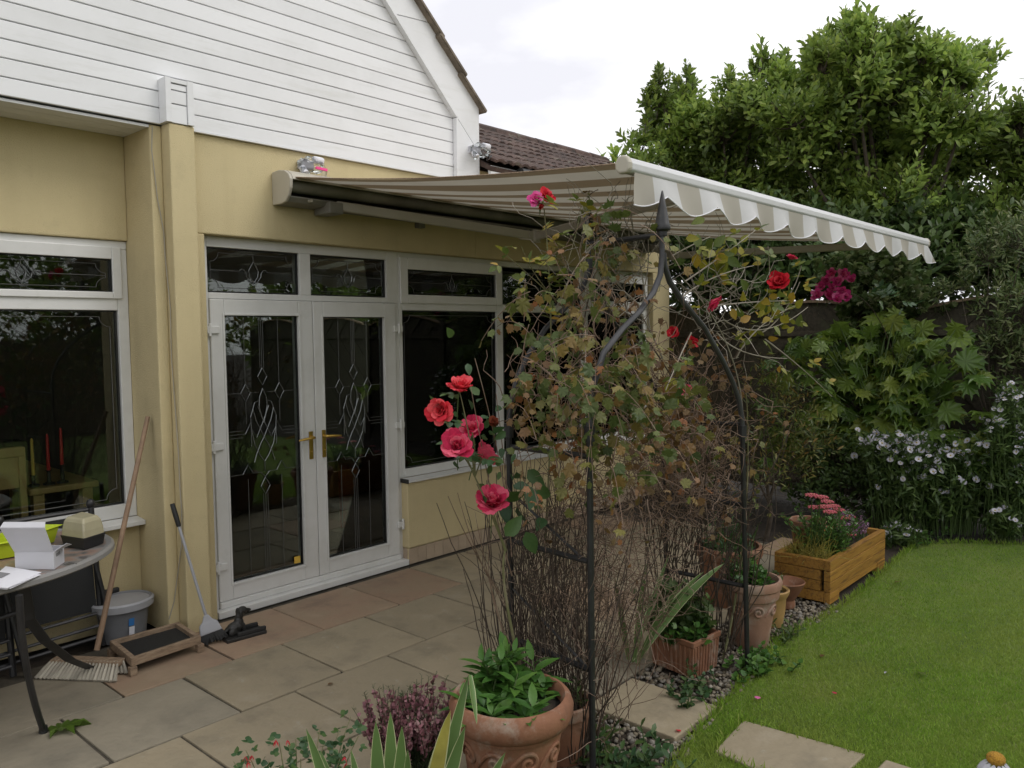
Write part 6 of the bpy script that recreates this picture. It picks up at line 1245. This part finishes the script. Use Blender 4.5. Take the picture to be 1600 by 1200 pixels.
# variegated strap leaves
def strap(t, base, tip, w_, sag, twist=0.0, yellow=False, name='leaf'):
    base = np.array(base, float); tip = np.array(tip, float); mid = (base+tip)/2+np.array([0, 0, sag]); n = 14; pth = bez(base, mid, tip, n); V = []; F = []; mi = []
    for i in range(n):
        tt = i/(n-1); T_ = norm(pth[min(i+1, n-1)]-pth[max(i-1, 0)]); vd = norm(pth[i]-CAMP); sd_ = norm(np.cross(T_, vd)); nn_ = np.cross(sd_, T_); sd_ = norm(sd_*cos(twist)+nn_*sin(twist)); nn_ = np.cross(sd_, T_)
        ww = w_*(.55+.45*min(1, tt*3))*max(0.0, 1-tt**3.2)**.8
        for u in (-1, -.87, 0, .87, 1): V.append(pth[i]+sd_*(ww*u/2)+nn_*(ww*.14*(1-abs(u))))
    for i in range(n-1):
        for k in range(4): a = i*5+k; F.append((a, a+1, a+6, a+5)); mi.append(1 if k in (0, 3) else 0)
    q = MB().add(V, F); o = P(name, q, M['lf_iris_yellow' if yellow else 'lf_iris'], t, smooth=True); o.data.materials.append(M['lf_iris_edge']); o.data.polygons.foreach_set('material_index', mi); return o
vi = thing('strap_leaf_plant', 'cream edged strap leaved plant at the bottom edge in front of the heather', 'plant', (*DP(612, 1419, 2.45)[:2], 0))
B0 = DP(612, 1400, 2.45)
for k, (x, y, d, w_, sag, yel) in enumerate(((478, 1138, 2.42, .045, .05, 0), (500, 1172, 2.5, .04, .04, 0), (548, 1170, 2.5, .045, .02, 0), (587, 1126, 2.45, .066, .0, 0), (610, 1112, 2.5, .070, .0, 0), (628, 1134, 2.40, .066, .0, 0), (637, 1170, 2.34, .05, .0, 0), (704, 1110, 2.42, .060, .10, 1), (727, 1134, 2.36, .058, .04, 0), (693, 1135, 2.46, .055, .05, 0), (790, 1175, 2.3, .05, .03, 0), (733, 1052, 2.5, .05, .06, 0))):
    bx_ = B0+CR*((x-612)/FPX*2.45*.42)+np.array([rng.normal(0, .01), rng.normal(0, .01), 0]); strap(vi, bx_, DP(x, y, d), w_, sag, rng.uniform(-.5, .5), bool(yel))
strap(vi, DP(735, 1054, 2.5), DP(745, 1132, 2.42), .028, .01, .9)
vi2 = thing('strap_leaf_plant', 'pale strap leaved plant leaning out under the arch beside the square planter', 'plant', (3.42, 2.22, 0)); B1 = np.array([3.30, 2.16, .12])
for (x, y, Y, w_, sag) in ((1132, 880, 1.95, .05, .10), (1100, 893, 2.0, .045, .09), (1070, 905, 1.9, .04, .06), (1073, 917, 1.9, .035, .05), (1010, 880, 2.1, .04, .02), (960, 900, 2.1, .035, .02), (1045, 868, 2.15, .04, .03)): strap(vi2, B1+rng.normal(0, .02, 3), WY(x, y, Y), w_, sag, rng.uniform(.4, 1.0))
# scarlet flowers at the bottom edge
fu = thing('fuchsia', 'sprawling small leaved plant with scarlet flowers at the bottom left edge', 'plant', (*DP(455, 1400, 2.6)[:2], 0)); B2 = DP(470, 1350, 2.6); Ms = []
FP = npmesh('flower', LF['tuft'][0], LF['tuft'][1], M['fuchsia'], True)
for k, (x, y, d) in enumerate(((384, 1172, 2.6), (436, 1160, 2.6), (462, 1155, 2.65), (500, 1138, 2.7), (548, 1120, 2.75), (538, 1170, 2.55), (505, 1165, 2.6), (470, 1185, 2.6), (420, 1190, 2.6), (365, 1190, 2.6), (560, 1150, 2.7), (530, 1140, 2.7))):
    e = DP(x, y, d); pts = bez(B2+CR*((x-470)/FPX*2.6*.5), (B2+e)/2+[0, 0, .03], e, 10); q = MB(); q.tube(pts, list(np.linspace(.0035, .0015, 10)), 5); P('stem', q, M['cane'], fu); Ms += sprays(fu, pts, 9, 'x', .022, per=3, t0=.45, kind='oval')
scatter(fu, 'round', np.array(Ms), 'lf_rose', 300)
for (x, y) in ((383, 1181), (393, 1180), (431, 1156), (449, 1156), (538, 1182), (541, 1192), (388, 1190)):
    p = DP(x, y, 2.58)
    for k in range(5): inst('flower', FP, frames([p], [[cos(k*1.25)*.5, sin(k*1.25)*.5, -1]], [sph(1)[0]], [.024])[0], fu)
# cone flower near the lens
cf = thing('coneflower', 'single coneflower with an orange cone and drooping pale petals at the bottom right', 'flower', (*DP(1560, 1500, 2.2)[:2], 0)); cp = DP(1556, 1188, 2.2)
q = MB(); q.tube(bez(np.array([cp[0]+.02, cp[1], 0]), (cp+[.03, 0, -.4]), cp, 10), .004, 6); P('stem', q, M['stemgreen'], cf)
q = MB(); q.ell(cp+[0, 0, .004], (.024, .024, .018), 16, 10); P('cone', q, mat('orange_cone', (.42, .20, .02), .8, cols=[(.18, .09, .01), (.48, .24, .02), (.5, .3, .03)], vscale=160, bump=.9, bscale=400), cf, smooth=True)
q = MB()
PW = npmesh('petal', *leafshape(.38, 4, .05, .5), M['aster'], True)
for k in range(12): a = k*pi/6; inst('petal', PW, frames([cp+[.018*cos(a), .018*sin(a), -.004]], [[cos(a), sin(a), -.55]], [[0, 0, 1.]], [.055])[0], cf)
# planter plants
sd1 = thing('sedum', 'green sedum with flat pink flower heads in the timber planter', 'plant', (5.42, 2.05, .24)); SC = (5.40, 2.04, 0)
shootplant(sd1, inpot(SC, .15, .235, 90, .12, .33), .045, 13, 'lf_fresh', 'oval', 260)
for k, (x, y) in enumerate(((1268, 772), (1283, 775), (1292, 782), (1272, 791), (1288, 790), (1302, 789), (1310, 795), (1296, 798), (1318, 808), (1327, 806), (1308, 818), (1320, 823), (1330, 826), (1327, 833))):
    p = WY(x, y, 2.0+rng.normal(0, .05)); q = MB(); nn = 26
    for j in range(nn):
        a = j*2.4; r_ = .042*math.sqrt(j/nn); q.ell((p[0]+r_*cos(a), p[1]+r_*sin(a), p[2]-r_*r_*5), (.008, .008, .007), 5, 3)
    P('flower_head', q, M['sedum'], sd1); q = MB(); g = np.array([SC[0]+(p[0]-SC[0])*.5, SC[1], .235]); q.tube(bez(g, (g+p)/2+[0, 0, .04], p, 6), .003, 5); P('stem', q, M['stemgreen'], sd1)
gr_ = thing('ornamental_grass', 'yellowing fine leaved grass at the left end of the timber planter', 'plant', (5.16, 2.05, .24)); n = 170; p0 = np.stack([rng.uniform(5.10, 5.22, n), rng.uniform(1.92, 2.18, n), np.full(n, .235)], 1); tw(gr_, grow(p0, rng.normal(0, .35, (n, 3))+[-.05, 0, 1], rng.uniform(.08, .22, n), 7, .12, (0, 0, -.09)), .0022, .0008, 'lf_iris_yellow', 'blades')
shootplant(gr_, inpot((5.18, 2.05, 0), .08, .235, 18, .05, .2), .04, 7, 'lf_rose_yellow', 'lance', 60)
h3_ = thing('heather', 'lilac heather spikes at the far end of the timber planter', 'heather', (5.85, 2.05, .24)); spikes(h3_, inpot((5.80, 2.02, 0), .12, .235, 34, .10, .24), 'lf_dark', 'lilac', .6, 40, .016, 60); shootplant(h3_, inpot((5.98, 2.02, 0), .08, .235, 16, .05, .12), .035, 7, 'lf_dark', 'lance', 20)
# weeds on the gravel strip
def weeds(label, c, rx, ry, n, L, m, kind='round'): t = thing('low_weeds', label, 'weeds', (c[0], c[1], 0), 'low weeds along the gravel strip'); shootplant(t, [(c[0]+rng.normal(0, rx), c[1]+rng.normal(0, ry), 0, rng.uniform(.02, .10)) for k in range(n)], L, 6, m, kind, 80)
weeds('low green weeds round the foot of the right arch post', (3.86, 1.80), .09, .06, 34, .042, 'lf_fresh'); weeds('low weeds in the gravel between slab and square planter', (3.40, 1.86), .10, .05, 18, .035, 'lf_rose'); weeds('taller weeds round the foot of the front arch post', (2.62, 1.72), .09, .08, 26, .06, 'lf_rose', 'oval'); weeds('low weeds beside the ochre pot on the gravel', (4.35, 1.82), .06, .04, 8, .05, 'lf_dark', 'oval'); weeds('dark leafy weeds inside the left arch side', (2.66, 2.12), .12, .12, 30, .06, 'lf_dark', 'oval'); weeds('small weeds along the back edge of the lawn', (7.3, 1.9), .25, .1, 22, .05, 'lf_fresh', 'oval')
# ================================================================== gravel, grass, fallen bits
def ico():
    bm = bmesh.new(); bmesh.ops.create_icosphere(bm, subdivisions=1, radius=1); V = np.array([v.co[:] for v in bm.verts]); F = np.array([[v.index for v in f.verts] for f in bm.faces]); bm.free(); return V, F
IV, IF = ico(); N_ = 5200
gx = rng.uniform(2.25, 5.1, N_); gy = rng.uniform(1.62, 2.26, N_); ed = np.interp(gx, [p[0] for p in LAWN[:6]], [p[1] for p in LAWN[:6]]); ok = (gy > ed-.02) & ~((gx > 2.94) & (gx < 3.345) & (gy > 1.72)); gx, gy = gx[ok], gy[ok]; k = len(gx)
rr_ = rng.uniform(.006, .017, k); sc3 = rr_[:, None]*rng.uniform(.6, 1.3, (k, 3)); sc3[:, 2] *= .7; jit = 1+rng.normal(0, .14, (k, len(IV), 1)); a = rng.random(k)*6.28
V = IV[None]*jit*sc3[:, None]; ca, sa = np.cos(a)[:, None], np.sin(a)[:, None]; V = np.stack([V[..., 0]*ca-V[..., 1]*sa, V[..., 0]*sa+V[..., 1]*ca, V[..., 2]], -1)+np.stack([gx, gy, rng.uniform(-.03, -.006, k)+rr_*.4], 1)[:, None]
M['gravel'] = leafmat('gravel_stone', [(.10, .085, .06), (.19, .16, .115), (.27, .235, .18), (.15, .14, .13), (.34, .31, .26)], trans=0, rough=.8, spec=.3)
stuff('gravel', V.reshape(-1, 3), (IF[None]+np.arange(k)[:, None, None]*len(IV)).reshape(-1, 3), M['gravel'], None)
bed = sheet('gravel_bed', [(2.0, 1.4), (2.6, 1.60), (3.0, 1.68), (3.38, 1.74), (3.85, 1.79), (4.3, 1.87), (5.05, 1.80), (5.6, 1.82), (6.95, 1.88), (6.95, 2.26), (2.0, 2.26)], -.022, M['soil'])
def blades(n, sel):
    u = np.where(rng.random(n) < .72, rng.uniform(0, 1640, n), rng.uniform(-500, 2700, n)); v = rng.uniform(*sel, n); d = CF[None]+CR[None]*((u-800)/FPX)[:, None]-CU[None]*((v-600)/FPX)[:, None]; t = (-CAMP[2])/d[:, 2]; p = CAMP[None]+d*t[:, None]
    ok = inpoly(p[:, 0], p[:, 1], LAWN)
    for x0, x1, y0, y1 in ((2.955, 3.325, 1.10, 1.565), (2.93, 3.34, .52, 1.01), (2.96, 3.33, 1.745, 2.2)): ok &= ~((p[:, 0] > x0) & (p[:, 0] < x1) & (p[:, 1] > y0) & (p[:, 1] < y1))
    return p[ok]
pb = np.concatenate([blades(560000, (838, 1215)), blades(60000, (1215, 1800))]); k = len(pb); hgt = rng.uniform(.008, .020, k)*(1+.5*(rng.random(k) < .04)); az = rng.random(k)*6.28; wd = rng.uniform(.0012, .0028, k)*(1+.18*np.linalg.norm(pb[:, :2], axis=1)/3)
lean = rng.normal(0, .5, (k, 2))*hgt[:, None]; sx_ = np.stack([np.cos(az), np.sin(az), np.zeros(k)], 1)*wd[:, None]/2; b0 = pb.copy(); b0[:, 2] = -.008; tip = b0.copy(); tip[:, :2] += lean; tip[:, 2] += hgt
mid_ = b0*.5+tip*.5; mid_[:, 2] += hgt*.12
V = np.stack([b0-sx_, b0+sx_, mid_+sx_*.8, mid_-sx_*.8, tip], 1); F = np.array([[0, 1, 2], [0, 2, 3], [3, 2, 4]]); stuff('grass', V.reshape(-1, 3), (F[None]+np.arange(k)[:, None, None]*5).reshape(-1, 3), M['grass'], None)
# taller tufts along the lawn's edges
pe = []
for (x0, y0), (x1, y1) in list(zip(LAWN[:11], LAWN[1:12]))+[((2.94, 1.09), (2.95, 1.57)), ((2.95, 1.57), (3.3, 1.6)), ((3.34, 1.07), (3.3, 1.59))]:
    n = int(420*math.hypot(x1-x0, y1-y0)); t = rng.random(n)[:, None]; pe.append(np.array([x0, y0])*(1-t)+np.array([x1, y1])*t+rng.normal(0, .012, (n, 2)))
pe = np.concatenate(pe); k = len(pe); p0 = np.column_stack([pe, np.full(k, -.01)]); scatter_t = frames(p0, rng.normal(0, .45, (k, 3))+[0, 0, 1.0], sph(k), rng.uniform(.03, .06, k)); V, F = merged('needle', scatter_t*np.array([1, 1, 1, 1])); stuff('edge_grass', V, F, M['grass'], None)
def fallen(name, label, cat, p, L, m, kind, rz=0, tilt=.25): t = thing(name, label, cat, (p[0], p[1], 0)); Mx = frames([np.array([p[0], p[1], .012])], [[cos(rz), sin(rz), .05]], [[tilt, .1, 1.]], [L])[0]; inst('blade', leafme(kind, m), Mx, t); return t
fallen('fallen_leaf', 'big green lobed leaf lying on the slabs by the table leg', 'leaf', G(75, 1145), .18, 'lf_fatsia', 'vine', -.35)
fallen('fallen_leaf', 'small brown leaf alone in the middle of the patio slabs', 'leaf', G(512, 1074), .045, 'lf_autumn', 'oval', .3)
fallen('fallen_petal', 'pink petal on the grass near the stepping slab corner', 'petal', G(1184, 1096), .035, 'rose_magenta', 'round', .5)
fallen('fallen_petal', 'red petal at the edge of the upper stepping slab', 'petal', G(1064, 1147), .028, 'rose_red', 'round', 1.5)
fallen('fallen_leaf', 'rusty leaf on the lawn in front of the timber planter', 'leaf', G(1283, 1030), .06, 'lf_autumn', 'oval', .2)
fallen('fallen_leaf', 'yellow leaf in the middle of the lawn', 'leaf', G(1446, 1058), .05, 'lf_rose_yellow', 'round', 1.2)
fallen('fallen_leaf', 'orange leaf on the lawn towards the back', 'leaf', G(1412, 911), .07, 'lf_autumn', 'oval', 2.2)
fallen('fallen_feather', 'white feather lying on the lawn', 'feather', G(1382, 1056), .05, 'aster', 'lance', .1)
fallen('fallen_petal', 'small red petal on the lawn right of the pink petal', 'petal', G(1306, 1088), .028, 'rose_pink', 'round', .9)
fallen('fallen_leaf', 'dark curled leaf on the lower stepping slab', 'leaf', G(1243, 1152), .03, 'lf_dark', 'oval', .3)
fallen('fallen_leaf', 'dry golden leaf in the corner beside the French door sill', 'leaf', (2.33, 4.47), .06, 'lf_autumn', 'vine', 1.2, .9)
